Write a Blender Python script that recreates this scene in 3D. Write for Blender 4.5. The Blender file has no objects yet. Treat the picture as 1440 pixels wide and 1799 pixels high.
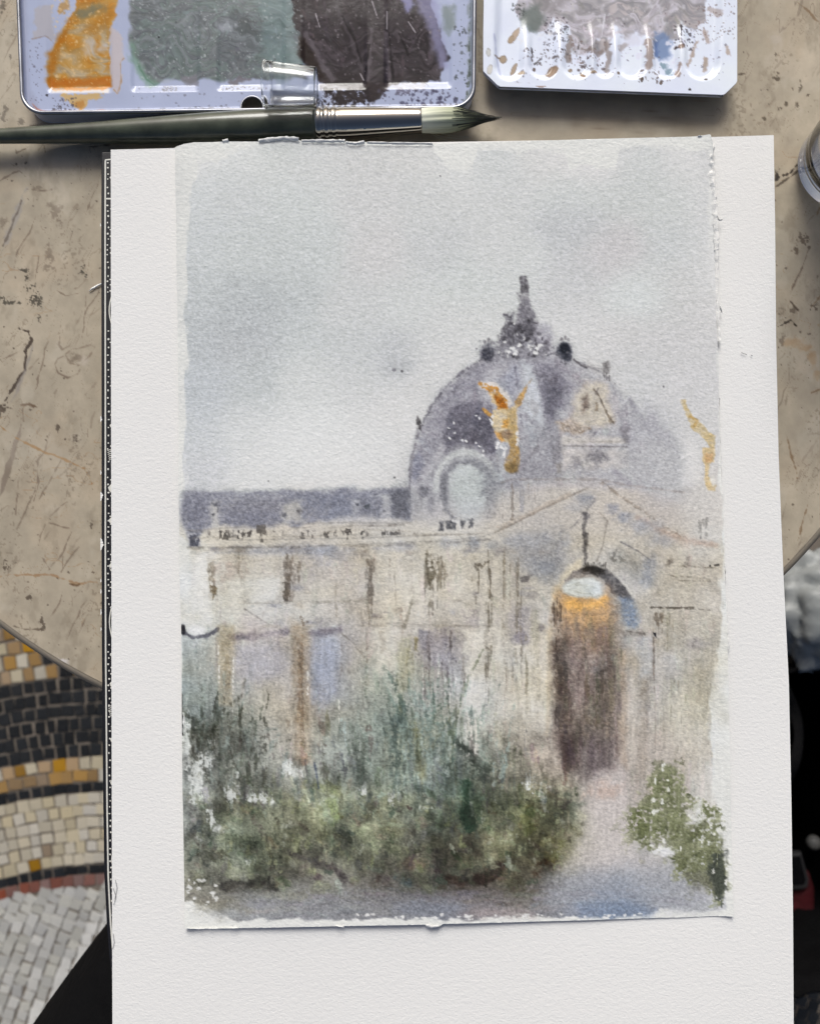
import bpy, bmesh, math, random
import numpy as np
from mathutils import Vector, Matrix, Euler

# ---------------------------------------------------------------- camera
sc = bpy.context.scene
COL = sc.collection
F = 1400.0                                    # focal length, in the drawing grid (1440 x 1799)
CAM = Vector((0, 0, 0.3966)); TILT = math.radians(1.44)
cd = bpy.data.cameras.new("camera"); cam = bpy.data.objects.new("camera", cd); COL.objects.link(cam)
cam.location = CAM; cam.rotation_euler = (TILT, 0, 0)
cd.sensor_fit = 'VERTICAL'; cd.sensor_height = 24.0; cd.lens = 24.0 * F / 1799.0
cd.clip_start = 0.02; cd.clip_end = 50
cd.dof.use_dof = True; cd.dof.focus_distance = 0.388; cd.dof.aperture_fstop = 6.0
sc.camera = cam
# ---------------------------------------------------------------- sky and soft daylight
SUN_EL, SUN_ROT = math.radians(38), math.radians(-5)
w = bpy.data.worlds.new("World"); sc.world = w; w.use_nodes = True
nt = w.node_tree; nt.nodes.clear()
sk = nt.nodes.new('ShaderNodeTexSky'); sk.sky_type = 'NISHITA'; sk.sun_disc = False
sk.sun_elevation = SUN_EL; sk.sun_rotation = SUN_ROT; sk.air_density = 0.7; sk.dust_density = 6.0; sk.ozone_density = 0.6; sk.altitude = 60
bg = nt.nodes.new('ShaderNodeBackground'); bg.inputs['Strength'].default_value = 0.05
wo = nt.nodes.new('ShaderNodeOutputWorld')
nt.links.new(sk.outputs[0], bg.inputs[0]); nt.links.new(bg.outputs[0], wo.inputs[0])
sd = bpy.data.lights.new("sun", 'SUN'); sd.energy = 1.5; sd.angle = math.radians(27); sd.color = (0.98, 0.99, 0.975)
sun = bpy.data.objects.new("sun", sd); COL.objects.link(sun)
# the light comes from beyond the top edge of the picture (+Y)
dirv = Vector((math.sin(SUN_ROT) * math.cos(SUN_EL), math.cos(SUN_ROT) * math.cos(SUN_EL), math.sin(SUN_EL)))
sun.rotation_euler = dirv.to_track_quat('Z', 'Y').to_euler()
vs = sc.view_settings
vs.view_transform = 'Standard'; vs.look = 'None'; vs.gamma = 1.0; vs.exposure = 0.74
try: vs.use_curve_mapping = False
except Exception: pass
sc.cycles.max_bounces = 10; sc.cycles.transparent_max_bounces = 12; sc.cycles.transmission_bounces = 10
sc.cycles.use_denoising = True

def P(px, py, z):
    """point of the plane at height z that the drawing grid point (px, py) stands on"""
    d = Vector(((px - 720) / F, -(py - 899.5) / F, -1.0)); d.rotate(Euler((TILT, 0, 0)))
    t = (z - CAM.z) / d.z
    return CAM + d * t
def PA(px, py, z):
    ct, st = math.cos(TILT), math.sin(TILT)
    x = (px - 720) / F; y = -(py - 899.5) / F
    dy = y * ct + st; dz = y * st - ct
    t = (z - CAM.z) / dz
    return CAM.x + x * t, CAM.y + dy * t
MM = 0.001
# ---------------------------------------------------------------- paint kit
# Colours are laid down with numpy on the vertices of real meshes (colour
# attributes); coordinates are sheet coordinates in a fine drawing grid.
def _ss(a, b, x):
    t = np.clip((x - a) / (b - a + 1e-9), 0, 1)
    return t * t * (3 - 2 * t)

_LAT = {}
def vnoise(X, Y, cx, cy=None, seed=0):
    cy = cy or cx
    if seed not in _LAT:
        _LAT[seed] = np.random.RandomState(seed).rand(256, 256).astype(np.float32) * 2 - 1
    L = _LAT[seed]
    u = X / cx + 37.3; v = Y / cy + 11.7
    i = np.floor(u).astype(np.int32); j = np.floor(v).astype(np.int32)
    fu = (u - i).astype(np.float32); fv = (v - j).astype(np.float32)
    fu = fu * fu * (3 - 2 * fu); fv = fv * fv * (3 - 2 * fv)
    i &= 255; j &= 255; i1 = (i + 1) & 255; j1 = (j + 1) & 255
    return (L[j, i] * (1 - fu) + L[j, i1] * fu) * (1 - fv) + (L[j1, i] * (1 - fu) + L[j1, i1] * fu) * fv

def fbm(X, Y, cx, cy=None, seed=0, octv=4, gain=0.5):
    cy = cy or cx
    s = 0; a = 1.0; t = 0
    for k in range(octv):
        s = s + a * vnoise(X, Y, cx / 2 ** k, cy / 2 ** k, seed + 17 * k); t += a; a *= gain
    return s / t * 1.5

class Canvas:
    def __init__(self, xs, ys, base):
        self.xs = np.asarray(xs, np.float32); self.ys = np.asarray(ys, np.float32)
        self.X, self.Y = np.meshgrid(self.xs, self.ys)
        self.C = np.empty(self.X.shape + (3,), np.float32); self.C[:] = base
        self.H = np.zeros(self.X.shape, np.float32)
        self.tooth = fbm(self.X, self.Y, 5.0, 4.2, 901, 2, .6)          # paper tooth
        self.drag = fbm(self.X, self.Y, 4.5, 26.0, 911, 2, .6)          # vertical brush drag
        self.n = 0
    def box(self, x0, y0, x1, y1):
        a, b = np.searchsorted(self.xs, (x0, x1)); c, d = np.searchsorted(self.ys, (y0, y1))
        return slice(max(c - 1, 0), d + 1), slice(max(a - 1, 0), b + 1)
    def put(self, sl, m, col, gran=0.0, dry=0.0, drag=0.0, mul=False):
        """mix colour in with mask m; gran = pigment settling, dry = dry-brush gaps"""
        if m.size == 0: return
        if gran: m = m * np.clip(1 + gran * self.tooth[sl] * .55, 0, 1.4)
        if dry:
            g = self.tooth[sl] * (1 - drag) + self.drag[sl] * drag
            m = m * _ss(-.25, .25, g * .9 + m * 1.3 - dry * 2.1)
        m = np.clip(m, 0, 1)[..., None]
        c = np.asarray(col, np.float32)
        if mul: self.C[sl] *= 1 - m * (1 - c / 255.)
        else: self.C[sl] += m * (c - self.C[sl])
    def rough(self, sl, amp, cell):
        self.n += 1
        return amp * fbm(self.X[sl], self.Y[sl], cell, cell, 300 + self.n % 40, 3, .6)
    def dist(self, sl, pts, closed):
        X, Y = self.X[sl], self.Y[sl]
        D = np.full(X.shape, 1e9, np.float32); T = np.zeros(X.shape, np.float32)
        ins = np.zeros(X.shape, bool)
        P = [tuple(p[:2]) for p in pts]; n = len(P); segs = n if closed else n - 1
        for k in range(segs):
            (ax, ay), (bx, by) = P[k], P[(k + 1) % n]
            dx, dy = bx - ax, by - ay; l2 = dx * dx + dy * dy + 1e-9
            t = np.clip(((X - ax) * dx + (Y - ay) * dy) / l2, 0, 1)
            d = (X - ax - t * dx) ** 2 + (Y - ay - t * dy) ** 2
            w = d < D; D[w] = d[w]; T[w] = (t[w] + k) / max(segs, 1)
            if closed and ay != by:
                ins ^= ((ay > Y) != (by > Y)) & (X < ax + (Y - ay) * dx / (by - ay))
        D = np.sqrt(D)
        return (np.where(ins, -D, D) if closed else D), T
    def poly(self, pts, col, a=1., soft=4., rough=5., cell=22., **k):
        xs = [p[0] for p in pts]; ys = [p[1] for p in pts]; soft = soft * 1.5 if soft >= 3.5 else soft; m = soft + rough * 1.5 + 2
        sl = self.box(min(xs) - m, min(ys) - m, max(xs) + m, max(ys) + m)
        if self.X[sl].size == 0: return
        D, _ = self.dist(sl, pts, True)
        self.put(sl, a * _ss(soft, -soft, D + self.rough(sl, rough, cell)), col, **k)
    def line(self, pts, w, col, a=1., soft=1.2, rough=1.5, cell=12., taper=0., **k):
        if not isinstance(w, (tuple, list)): w = (w, w)
        xs = [p[0] for p in pts]; ys = [p[1] for p in pts]; m = max(w) + soft + rough * 1.5 + 2
        sl = self.box(min(xs) - m, min(ys) - m, max(xs) + m, max(ys) + m)
        if self.X[sl].size == 0: return
        D, T = self.dist(sl, pts, False)
        W = w[0] + (w[1] - w[0]) * T
        if taper: W = W * np.clip(np.minimum(T, 1 - T) / taper, .15, 1)
        self.put(sl, a * _ss(soft, -soft, D - W * .5 + self.rough(sl, rough, cell)), col, **k)
    def ell(self, x, y, rx, ry, col, a=1., soft=.35, rough=.2, cell=None, rot=0., **k):
        R = max(rx, ry) * (1 + soft + rough * 1.5) + 2
        sl = self.box(x - R, y - R, x + R, y + R)
        if self.X[sl].size == 0: return
        X, Y = self.X[sl] - x, self.Y[sl] - y
        c, s = math.cos(rot), math.sin(rot)
        d = np.sqrt(((X * c + Y * s) / rx) ** 2 + ((-X * s + Y * c) / ry) ** 2)
        self.put(sl, a * _ss(1 + soft, 1 - soft, d + self.rough(sl, rough, cell or max(rx, ry) * .7)), col, **k)
    def field(self, P, sigma=34., warp=12.):
        """smooth wet-in-wet underpainting from scattered notes of colour"""
        P = np.array(P, np.float32)
        step = 6
        gx = np.arange(self.xs[0] - 40, self.xs[-1] + 40, step); gy = np.arange(self.ys[0] - 40, self.ys[-1] + 40, step)
        GX, GY = np.meshgrid(gx, gy)
        num = np.zeros(GX.shape + (3,), np.float32); den = np.zeros(GX.shape, np.float32) + 1e-12
        for p in P:
            w = np.exp(-((GX - p[0]) ** 2 + (GY - p[1]) ** 2) / (2 * sigma * sigma)) + 1e-9
            num += w[..., None] * p[2:5]; den += w
        G = num / den[..., None]
        wx = self.X + warp * fbm(self.X, self.Y, 60, 60, 41, 4); wy = self.Y + warp * fbm(self.X, self.Y, 60, 60, 43, 4)
        u = np.clip((wx - gx[0]) / step, 0, len(gx) - 1.01); v = np.clip((wy - gy[0]) / step, 0, len(gy) - 1.01)
        i = u.astype(int); j = v.astype(int); fu = (u - i)[..., None]; fv = (v - j)[..., None]
        return (G[j, i] * (1 - fu) + G[j, i + 1] * fu) * (1 - fv) + (G[j + 1, i] * (1 - fu) + G[j + 1, i + 1] * fu) * fv
    def specks(self, n, x0, y0, x1, y1, r0, r1, col, a=1., seed=1, rough=.35, **k):
        R = random.Random(seed)
        for _ in range(n):
            r = r0 + (r1 - r0) * R.random() ** 2.2
            self.ell(R.uniform(x0, x1), R.uniform(y0, y1), r * R.uniform(.7, 1.5), r * R.uniform(.7, 1.5), col,
                     a * R.uniform(.6, 1), rough=rough, rot=R.uniform(0, 3), **k)

def dabs(c, n, x0, y0, x1, y1, lo, hi, L, W, ang, seed, a=(.25, .6), jit=6, dry=.25, drag=.6, inside=None, soft=2.5, rough=3):
    """loose brush touches: each takes the colour lying under it, lightened or deepened"""
    R = random.Random(seed)
    for _ in range(n):
        x, y = R.uniform(x0, x1), R.uniform(y0, y1)
        if inside and not inside(x, y): continue
        i = min(max(np.searchsorted(c.xs, x), 0), len(c.xs) - 1); j = min(max(np.searchsorted(c.ys, y), 0), len(c.ys) - 1)
        f = R.uniform(lo, hi); col = np.clip(c.C[j, i] * f + np.array([R.uniform(-jit, jit) for _ in range(3)]), 10, 232)
        an = R.gauss(*ang); l = R.uniform(*L); dx, dy = math.cos(an) * l / 2, math.sin(an) * l / 2
        c.line([(x - dx, y - dy), (x + R.uniform(-2, 2), y), (x + dx, y + dy)], (R.uniform(*W), R.uniform(*W)), col, R.uniform(*a), soft, rough, 9, dry=dry, drag=drag, gran=.4)
SHEET = [(311,263),(325,256),(342,252),(372,251),(400,249.5),(470,249),(482,246),(500,243.5),(522,245),(532,248),(606,248.5),(700,251),(790,252),(850,250),(930,247.5),(1010,245),(1100,242.5),(1180,240.5),(1244,240),
         (1249,262),(1247,300),(1253,330),(1255,400),(1257,470),(1256,560),(1260,640),(1262,760),(1265,840),(1268,910),(1270,1010),(1275,1100),(1277,1200),(1279,1300),(1281,1400),(1284,1520),(1286,1608),
         (1200,1612),(1050,1616),(900,1620),(778,1622),(769,1628),(756,1628),(750,1623),(600,1626),(500,1628),(420,1630),(326,1631),
         (324,1540),(323,1450),(321,1340),(320,1250),(319,1100),(317,1000),(315,760),(313,500)]

def paint_sheet(s=0.6):
    PAPER = (223, 225, 221)
    c = Canvas(np.arange(306, 1292, 1 / s), np.arange(238, 1634, 1 / s), PAPER)
    X, Y = c.X, c.Y
    _line = c.line
    def line(pts, w, col, a=1., soft=1.2, rough=1.5, cell=12., taper=0., **k):
        if not isinstance(w, (tuple, list)) and w < 2.7: w = w * 1.35; a = min(1, a * 1.02); soft = max(soft, 1.7)
        _line(pts, w, col, a, soft, rough, cell, taper, **k)
    c.line = line
    sky = [(330,270,222,223,221),(420,270,216,219,218),(480,265,206,209,208),(560,290,209,211,211),(640,265,205,206,206),(740,270,208,209,208),(800,300,216,218,217),(860,290,205,208,209),(960,270,212,213,212),(1010,280,221,221,220),(1060,275,217,217,217),(1120,285,203,206,207),(1200,270,214,215,215),(1235,300,214,215,215),
      (345,330,207,211,213),(420,340,204,207,209),(520,360,204,208,209),(640,350,206,207,208),(760,350,205,207,208),(880,340,207,209,210),(1000,350,205,209,209),(1100,350,200,203,204),(1180,350,202,205,206),(1235,380,211,212,213),
      (345,430,201,205,208),(440,440,199,203,205),(560,440,200,204,206),(660,450,206,206,207),(760,430,201,203,206),(880,430,207,209,210),(1000,390,194,196,201),(1080,440,201,199,202),(1180,420,199,202,205),(1240,460,210,211,212),
      (340,520,195,199,203),(420,530,188,192,196),(520,500,194,198,201),(620,540,203,205,207),(720,520,206,209,210),(820,500,203,207,208),(910,470,207,210,211),(1000,500,200,201,205),(1110,510,207,211,212),(1190,520,203,204,205),(1235,560,207,207,208),
      (340,600,188,192,198),(430,600,186,189,195),(530,590,197,201,204),(620,610,200,203,206),(700,640,193,195,201),(780,600,207,209,210),(820,560,209,211,211),(1010,560,209,210,211),(1100,600,207,207,208),(1190,620,206,206,208),
      (350,680,192,197,204),(440,670,192,196,200),(540,680,208,211,212),(640,680,205,207,209),(740,680,211,212,212),(1120,660,203,204,207),(1200,690,207,207,209),
      (350,760,198,202,208),(430,750,208,211,213),(540,760,217,220,220),(640,760,214,216,216),(690,760,214,214,214),(1150,760,192,192,199),(1230,760,208,208,208),
      (360,830,200,202,208),(450,830,215,217,217),(600,830,217,217,216),(690,820,214,214,213),(800,640,212,213,213),(700,720,213,214,214)]
    dome = [(760,840,165,165,174),(830,720,158,157,168),(900,680,178,180,193),(960,700,152,151,163),(1040,720,200,196,188),(1110,800,182,182,190),(930,800,172,171,178),(1000,850,196,192,184),(1160,830,186,186,192),(1240,880,204,202,198),(850,830,168,170,173),(1050,800,190,187,183)]
    fac = [(345,1000,216,216,208),(345,1060,221,221,214),(400,940,206,201,189),(500,940,204,198,187),(600,935,201,196,185),(700,935,202,199,192),(800,930,205,203,198),(880,935,198,194,187),
      (400,985,196,189,181),(480,985,199,194,185),(540,985,180,175,171),(600,990,186,180,173),(680,985,193,188,179),(760,990,199,193,181),(850,985,198,193,183),(930,960,170,169,171),(960,990,172,173,178),
      (440,1030,213,211,201),(500,1030,176,170,162),(560,1030,193,187,179),(620,1030,190,184,177),(700,1030,204,198,185),(760,1040,196,189,176),(830,1040,200,194,182),(900,1040,189,183,173),(940,1040,200,196,186),
      (400,1080,205,203,193),(450,1080,206,204,200),(540,1080,204,202,195),(620,1080,186,180,173),(700,1080,205,200,190),(780,1080,200,195,185),(860,1080,191,186,178),(920,1085,180,176,175),
      (355,1160,166,173,173),(395,1160,186,177,158),(440,1160,179,177,182),(490,1170,181,179,180),(530,1150,163,151,134),(570,1150,167,173,188),(620,1150,179,174,171),(680,1140,205,200,190),(760,1130,173,168,170),(800,1130,165,161,165),(850,1130,206,201,190),(900,1150,191,187,178),(940,1150,204,199,189),
      (345,1220,152,161,158),(400,1230,150,155,150),(450,1230,181,179,171),(490,1230,197,194,187),(530,1230,162,148,131),(570,1220,167,171,180),(620,1230,166,166,160),(680,1200,172,181,175),(720,1210,176,179,167),(760,1220,166,164,161),(800,1230,166,166,163),(830,1230,212,210,205),(880,1210,196,192,183),(930,1220,205,200,187),
      (1010,930,186,182,176),(1060,940,203,197,187),(1090,900,197,190,180),(1150,930,190,184,177),(1230,940,206,203,196),(1120,980,184,180,174),(1200,980,198,192,183),(1110,1040,190,186,179),(1150,1100,186,181,173),(1200,1050,196,191,181),(1240,1050,197,191,182),(1200,1150,182,178,171),(1250,1130,185,181,173),(1130,1160,184,180,177),(1150,1200,179,176,173),(1210,1250,200,196,184),(1245,1250,191,187,171),(1120,1250,180,174,168),(1150,1300,186,179,171),(1220,1320,193,187,173),(1265,1210,212,213,211),(1275,1350,217,218,218),(1160,1370,184,178,168),(1245,1400,205,203,196)]
    fol = [(340,1300,127,132,126),(370,1290,92,92,84),(400,1310,112,114,107),(440,1300,132,142,134),(480,1290,190,187,180),(530,1290,165,152,135),(570,1310,160,170,164),(620,1300,140,146,138),(660,1280,130,140,132),(700,1290,110,122,115),(730,1310,135,138,108),(760,1290,150,160,151),(800,1290,160,168,160),(850,1280,176,176,166),(900,1290,181,176,164),(940,1290,196,189,176),
      (345,1360,180,188,184),(380,1370,98,101,93),(430,1350,112,114,106),(480,1350,127,132,124),(530,1370,150,150,142),(580,1360,150,158,152),(640,1350,121,131,121),(700,1360,106,116,107),(760,1360,110,122,112),(830,1340,88,95,87),(880,1360,120,120,106),(930,1350,140,134,121),(960,1340,150,140,131),
      (345,1430,152,157,152),(400,1420,126,131,114),(450,1430,136,143,119),(510,1440,146,151,121),(570,1420,131,143,108),(600,1460,93,98,88),(660,1430,136,141,111),(720,1430,111,119,109),(770,1430,106,119,106),(820,1410,66,86,70),(870,1420,111,119,96),(930,1430,126,131,88),(980,1430,122,126,97),
      (345,1500,126,133,121),(420,1490,96,109,91),(480,1490,121,123,99),(540,1490,97,94,84),(580,1500,92,97,82),(640,1480,140,150,116),(700,1490,121,121,106),(760,1490,101,99,86),(820,1490,111,109,87),(880,1490,106,106,77),(950,1500,101,94,68),(990,1490,126,126,88),
      (350,1540,141,141,126),(400,1545,84,84,76),(470,1550,88,91,79),(540,1540,113,111,101),(620,1545,116,113,101),(680,1545,92,87,77),(760,1545,83,77,69),(850,1545,74,65,57),(910,1550,88,85,66),(945,1565,118,115,112),
      (360,1590,150,148,140),(440,1592,160,163,168),(520,1590,147,149,156),(600,1590,142,145,151),(680,1590,140,142,149),(760,1592,133,138,150),(860,1592,146,144,151),(950,1590,150,149,153),(1020,1550,161,161,166),(1040,1480,198,193,189),(1060,1420,194,188,184),(1080,1380,178,170,165),(1020,1592,133,145,166),(1100,1594,122,140,165),(1180,1590,147,152,161),(1150,1540,166,168,173),(1210,1575,171,173,177),(1255,1600,203,205,208),(1170,1470,186,184,176),(1250,1480,196,199,194)]
    c.C[:] = c.field(sky + dome + fac + fol, 30., 11.)
    # granulation of the washes
    lum = (226 - c.C.mean(2)) / 226.
    # ---- unpainted margins
    def margin(side, n0, amp, cell, seed):
        pass
    e = fbm(X, Y, 26, 60, 61, 4) * 7 + c.drag * 3
    lx = np.interp(Y, [238,262,290,330,420,700,860,940,960,1090,1110,1640], [352,346,352,338,330,328,321,322,338,345,318,322])
    m = _ss(3, -3, X - lx + e)
    rx = np.interp(Y, [238,560,800,880,1100,1150,1200,1300,1400,1450,1540,1600,1640], [1238,1262,1258,1262,1262,1258,1250,1246,1250,1262,1268,1274,1262])
    m = np.maximum(m, _ss(3, -3, rx - X + e) * np.where(Y < 700, .6, 1))
    ty = np.interp(X, [306,380,420,470,600,760,790,830,840,990,1000,1080,1090,1200,1290], [290,285,262,254,254,256,300,300,262,262,296,292,258,258,270])
    m = np.maximum(m, _ss(5, -5, Y - ty + fbm(X, Y, 40, 12, 64, 4) * 9 + c.tooth * 3) * 1.)
    by = np.interp(X, [306,335,370,420,460,560,700,830,900,960,1090,1140,1160,1240,1290], [1585,1580,1598,1618,1614,1616,1612,1616,1606,1613,1612,1608,1598,1604,1596])
    m = np.maximum(m, _ss(2.5, -2.5, by - Y + fbm(X, Y, 22, 10, 66, 4) * 4))
    c.C += m[..., None] * (np.array(PAPER, np.float32) - c.C)
    # ---- the sky: soft marks
    c.ell(700,645,26,16,(180,182,190),.5,.8,.3)
    c.ell(692,650,4,3,(120,120,128),.8,.4,.2)
    c.ell(1000,395,60,30,(190,191,198),.4,.8,.3); c.ell(1120,520,40,25,(212,217,218),.5,.8,.3)
    c.ell(440,545,90,40,(180,184,191),.4,.9,.4); c.ell(375,680,40,50,(186,190,200),.3,.9,.4)
    c.ell(560,790,110,40,(219,222,222),.5,.9,.4)
    for q in ((467,570,1.2),(773,309,1.6),(693,839,2.2),(706,652,2.4),(472,845,1.6),(1165,679,1.6)): c.ell(q[0],q[1],q[2],q[2],(95,95,98),.9,.3,.2)
    # ---- loose touches over the underpainting
    dabs(c, 260, 340, 965, 1250, 1110, .90, 1.07, (14, 50), (4, 12), (1.57, .12), 31, (.25, .6), 4)
    dabs(c, 420, 340, 1090, 1000, 1260, .86, 1.10, (20, 70), (3, 12), (1.57, .08), 32, (.25, .6), 5, dry=.3, drag=.8)
    dabs(c, 200, 1095, 1100, 1262, 1400, .88, 1.09, (20, 80), (3, 12), (1.57, .05), 33, (.25, .6), 4, dry=.3, drag=.8)
    # ---- left roof band
    c.poly([(322,866),(420,864),(520,862),(640,858),(719,856),(721,912),(660,916),(600,914),(540,922),(470,926),(400,922),(360,930),(352,958),(334,960),(328,935),(321,900)], (140,143,158), .92, 4, 5, 24, gran=.5)
    for q in ((345,900,26,30,(112,115,134),.6),(440,905,46,20,(118,121,140),.6),(470,890,60,14,(128,128,138),.5),(560,880,44,16,(112,118,138),.6),(610,880,30,20,(118,124,146),.55),(650,895,26,22,(112,116,132),.6),(706,885,20,26,(92,97,112),.7),(590,905,30,12,(130,138,160),.5)):
        c.ell(q[0],q[1],q[2],q[3],q[4],q[5],.7,.3,gran=.5)
    c.poly([(371,880),(384,880),(385,926),(372,928)], (196,195,190), .8, 4, 3, 10); c.poly([(500,885),(528,880),(530,915),(498,920)], (188,186,178), .75, 6, 5, 12)
    c.poly([(618,878),(632,876),(632,905),(618,906)], (178,180,186), .7, 4, 3, 10); c.poly([(670,870),(684,868),(686,915),(672,916)], (186,187,190), .75, 4, 3, 10)
    c.poly([(590,910),(640,905),(700,915),(640,924),(560,922)], (206,204,200), .7, 5, 4, 16)
    for q in ((380,886,7,(90,92,104)),(376,904,4,(60,62,70)),(500,905,6,(70,72,80)),(524,898,8,(74,74,78)),(645,890,7,(66,72,78)),(628,886,4,(80,84,96)),(675,898,4,(90,92,100))):
        c.ell(q[0],q[1],q[2]*.7,q[2]*.6,q[3],.7,.6,.5,gran=.5)
    c.line([(372,884),(384,888),(383,900)],1.6,(96,98,108),.6)
    # dark hanging stroke at far left, dry
    c.poly([(333,938),(352,936),(350,961),(334,960)], (92,94,108), .95, 1.5, 3, 8, dry=.35, drag=.6)
    # balusters under the roof
    for x,y,w,h,a in ((388,939,3,13,.9),(396,940,9,15,.9),(404,941,7,10,.7),(419,940,5,14,.9),(428,940,8,9,.8),(438,938,7,12,.85),(458,930,16,18,.75),(460,946,4,14,.6),(530,940,9,14,.75),(549,939,4,14,.6),(574,939,9,10,.8),(589,940,5,12,.5),(611,932,13,8,.95),(611,942,8,12,.6),(636,936,3,6,.9),(636,947,3,5,.8),(676,935,10,6,.7),(690,936,14,8,.75),(700,934,6,8,.6),(725,938,8,7,.5)):
        c.poly([(x-w/2,y-h/2),(x+w/2,y-h/2),(x+w/2,y+h/2),(x-w/2,y+h/2)], (86,82,80), a, 2, 3, 6, dry=.25, drag=.5)
    for p in ([(335,961),(480,962),(620,957),(780,950),(850,942)],[(330,932),(500,921),(600,918),(720,919)],[(400,949),(640,945),(840,938)]):
        c.line(p,1.3,(140,136,132),.5,1,.8)
    for p in ([(560,936),(640,930),(720,934)],[(480,958),(560,955),(640,960),(720,952)],[(520,944),(560,943)]): c.line(p,1.2,(176,168,156),.5,1.2,.8)
    # ---- upper windows of the long wing
    for pts, col, a in (([(366,985),(378,982),(382,1052),(368,1056)],(150,140,128),.6),([(370,1030),(378,1030),(377,1055),(371,1055)],(120,106,84),.8),
        ([(497,978),(530,985),(525,1015),(515,1056),(496,1060),(498,1020)],(142,134,128),.7),([(496,1024),(512,1020),(511,1058),(497,1060)],(104,96,88),.85),
        ([(645,985),(656,980),(654,1045),(646,1050)],(134,126,120),.7),([(749,985),(762,980),(766,1010),(756,1030),(750,1022)],(112,104,88),.8),([(766,972),(776,968),(790,1010),(775,1020),(760,1025)],(140,130,116),.45),
        ([(520,970),(600,968),(620,985),(540,1000)],(176,172,172),.6),([(376,990),(430,985),(440,1010),(400,1020),(376,1030)],(188,178,170),.6)):
        c.poly(pts, col, a, 2.5, 5, 10, dry=.3, drag=.6)
    for q in ((430,966,30,7,(168,168,174),.6),(515,966,50,9,(160,162,172),.65),(570,967,30,8,(150,153,164),.6),(610,972,24,8,(162,158,158),.5),(700,962,26,8,(176,176,180),.6),(790,955,20,8,(166,168,174),.6),(833,953,11,9,(138,142,152),.75),(868,958,16,9,(160,162,168),.65)):
        c.ell(q[0],q[1],q[2],q[3],q[4],q[5],.8,.5,gran=.5)
    for x,y0,y1,a in ((752,975,1090,.5),(760,968,1080,.5),(768,966,1070,.55),(775,970,1050,.6),(746,1000,1060,.5),(424,1000,1030,.4),(857,965,1240,.55),(861,1090,1200,.35),(840,1000,1040,.4),(880,975,1060,.35),(895,970,1070,.35),(910,980,1060,.5),(916,1060,1200,.35),(648,990,1100,.5),(653,1000,1060,.5),(860,1000,1050,.8),(840,990,1042,.6),(834,1010,1040,.5)):
        c.line([(x,y0),(x+1,(y0+y1)/2),(x,y1)],2.0,(108,100,90),a,1.,1.6,8,dry=.25,drag=.7)
    c.poly([(832,990),(858,986),(846,1002),(836,1005)],(110,104,96),.7,2,3,8,dry=.25)
    c.poly([(910,968),(925,975),(944,972),(936,980)],(110,108,112),.6,2,3,8); c.poly([(912,1014),(934,1010),(925,1022),(915,1022)],(105,102,106),.7,2,3,8)
    c.line([(725,1050),(716,1086),(710,1100)],(4,8),(130,124,112),.6,1.5,2,8)
    c.line([(640,1098),(700,1094),(740,1098),(860,1100)],1.5,(150,144,138),.5,1,1); c.line([(420,1060),(480,1058),(640,1055)],1.2,(165,160,150),.5,1,1)
    c.line([(430,1070),(460,1090),(490,1106),(505,1112)],1.3,(140,134,132),.6,1,1); c.line([(600,1112),(620,1130),(640,1155)],1.3,(120,114,108),.5,1,1.5)
    # ---- balcony band
    c.line([(322,1106),(325,1114),(340,1119),(360,1117),(382,1108)],(7,8),(92,90,98),.85,2,3,10,dry=.12)
    c.ell(322,1107,4.5,9,(52,50,56),.95,.25,.2); c.ell(345,1107,16,8,(224,224,219),.85,.5,.5,8)
    c.line([(405,1122),(440,1118),(470,1114),(505,1110)],10,(124,116,126),.75,5,4,14,gran=.5)
    c.line([(545,1112),(570,1112),(595,1105)],11,(118,110,122),.7,5,4,14,gran=.5)
    c.line([(404,1118),(420,1122),(436,1119)],6,(104,100,112),.6,3,3,10,gran=.5)
    c.poly([(430,1080),(480,1100),(500,1120),(440,1125),(420,1110)],(196,186,188),.45,8,5,20)
    c.poly([(526,1085),(548,1088),(540,1100),(530,1102)],(120,106,92),.7,2,4,7,dry=.3)
    c.poly([(382,1100),(412,1098),(408,1240),(384,1236)],(178,166,142),.6,4,3,14,gran=.5)
    c.poly([(512,1096),(545,1100),(543,1260),(546,1340),(520,1345),(514,1200)],(160,144,124),.6,5,4,16,gran=.5)
    c.line([(524,1130),(530,1180),(532,1260),(535,1340)],3,(112,98,86),.6,2,2,dry=.15)
    c.poly([(548,1120),(586,1118),(590,1220),(560,1250),(545,1200)],(158,165,186),.55,8,6,20,gran=.6)
    c.poly([(410,1130),(500,1130),(498,1190),(440,1200),(412,1190)],(174,172,182),.45,10,6,20,gran=.6)
    for x,y0,y1 in ((410,1150,1230),(385,1170,1200),(541,1180,1220),(596,1230,1270),(409,1235,1250),(384,1130,1150)): c.line([(x,y0),(x-.5,y1)],1.8,(232,232,226),.8,.8,1,6,dry=.3)
    # middle facade marks
    c.poly([(738,1110),(800,1096),(804,1140),(796,1180),(740,1180)],(156,151,158),.6,4,8,14,dry=.2,drag=.7)
    c.poly([(736,1105),(750,1108),(752,1140),(738,1140)],(142,140,152),.6,3,4,10)
    c.poly([(775,1120),(800,1116),(800,1160),(786,1165)],(138,134,144),.6,3,5,10,dry=.15,drag=.7)
    c.poly([(810,1065),(845,1070),(842,1105),(815,1104)],(160,152,152),.55,4,7,10,dry=.3)
    c.poly([(900,1060),(930,1070),(925,1130),(912,1128),(896,1110)],(160,156,164),.6,6,6,14,gran=.5); c.ell(915,1122,14,11,(138,134,148),.65,.6,.3,gran=.5); c.ell(950,1103,6,6,(112,110,122),.8,.4,.3)
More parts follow.
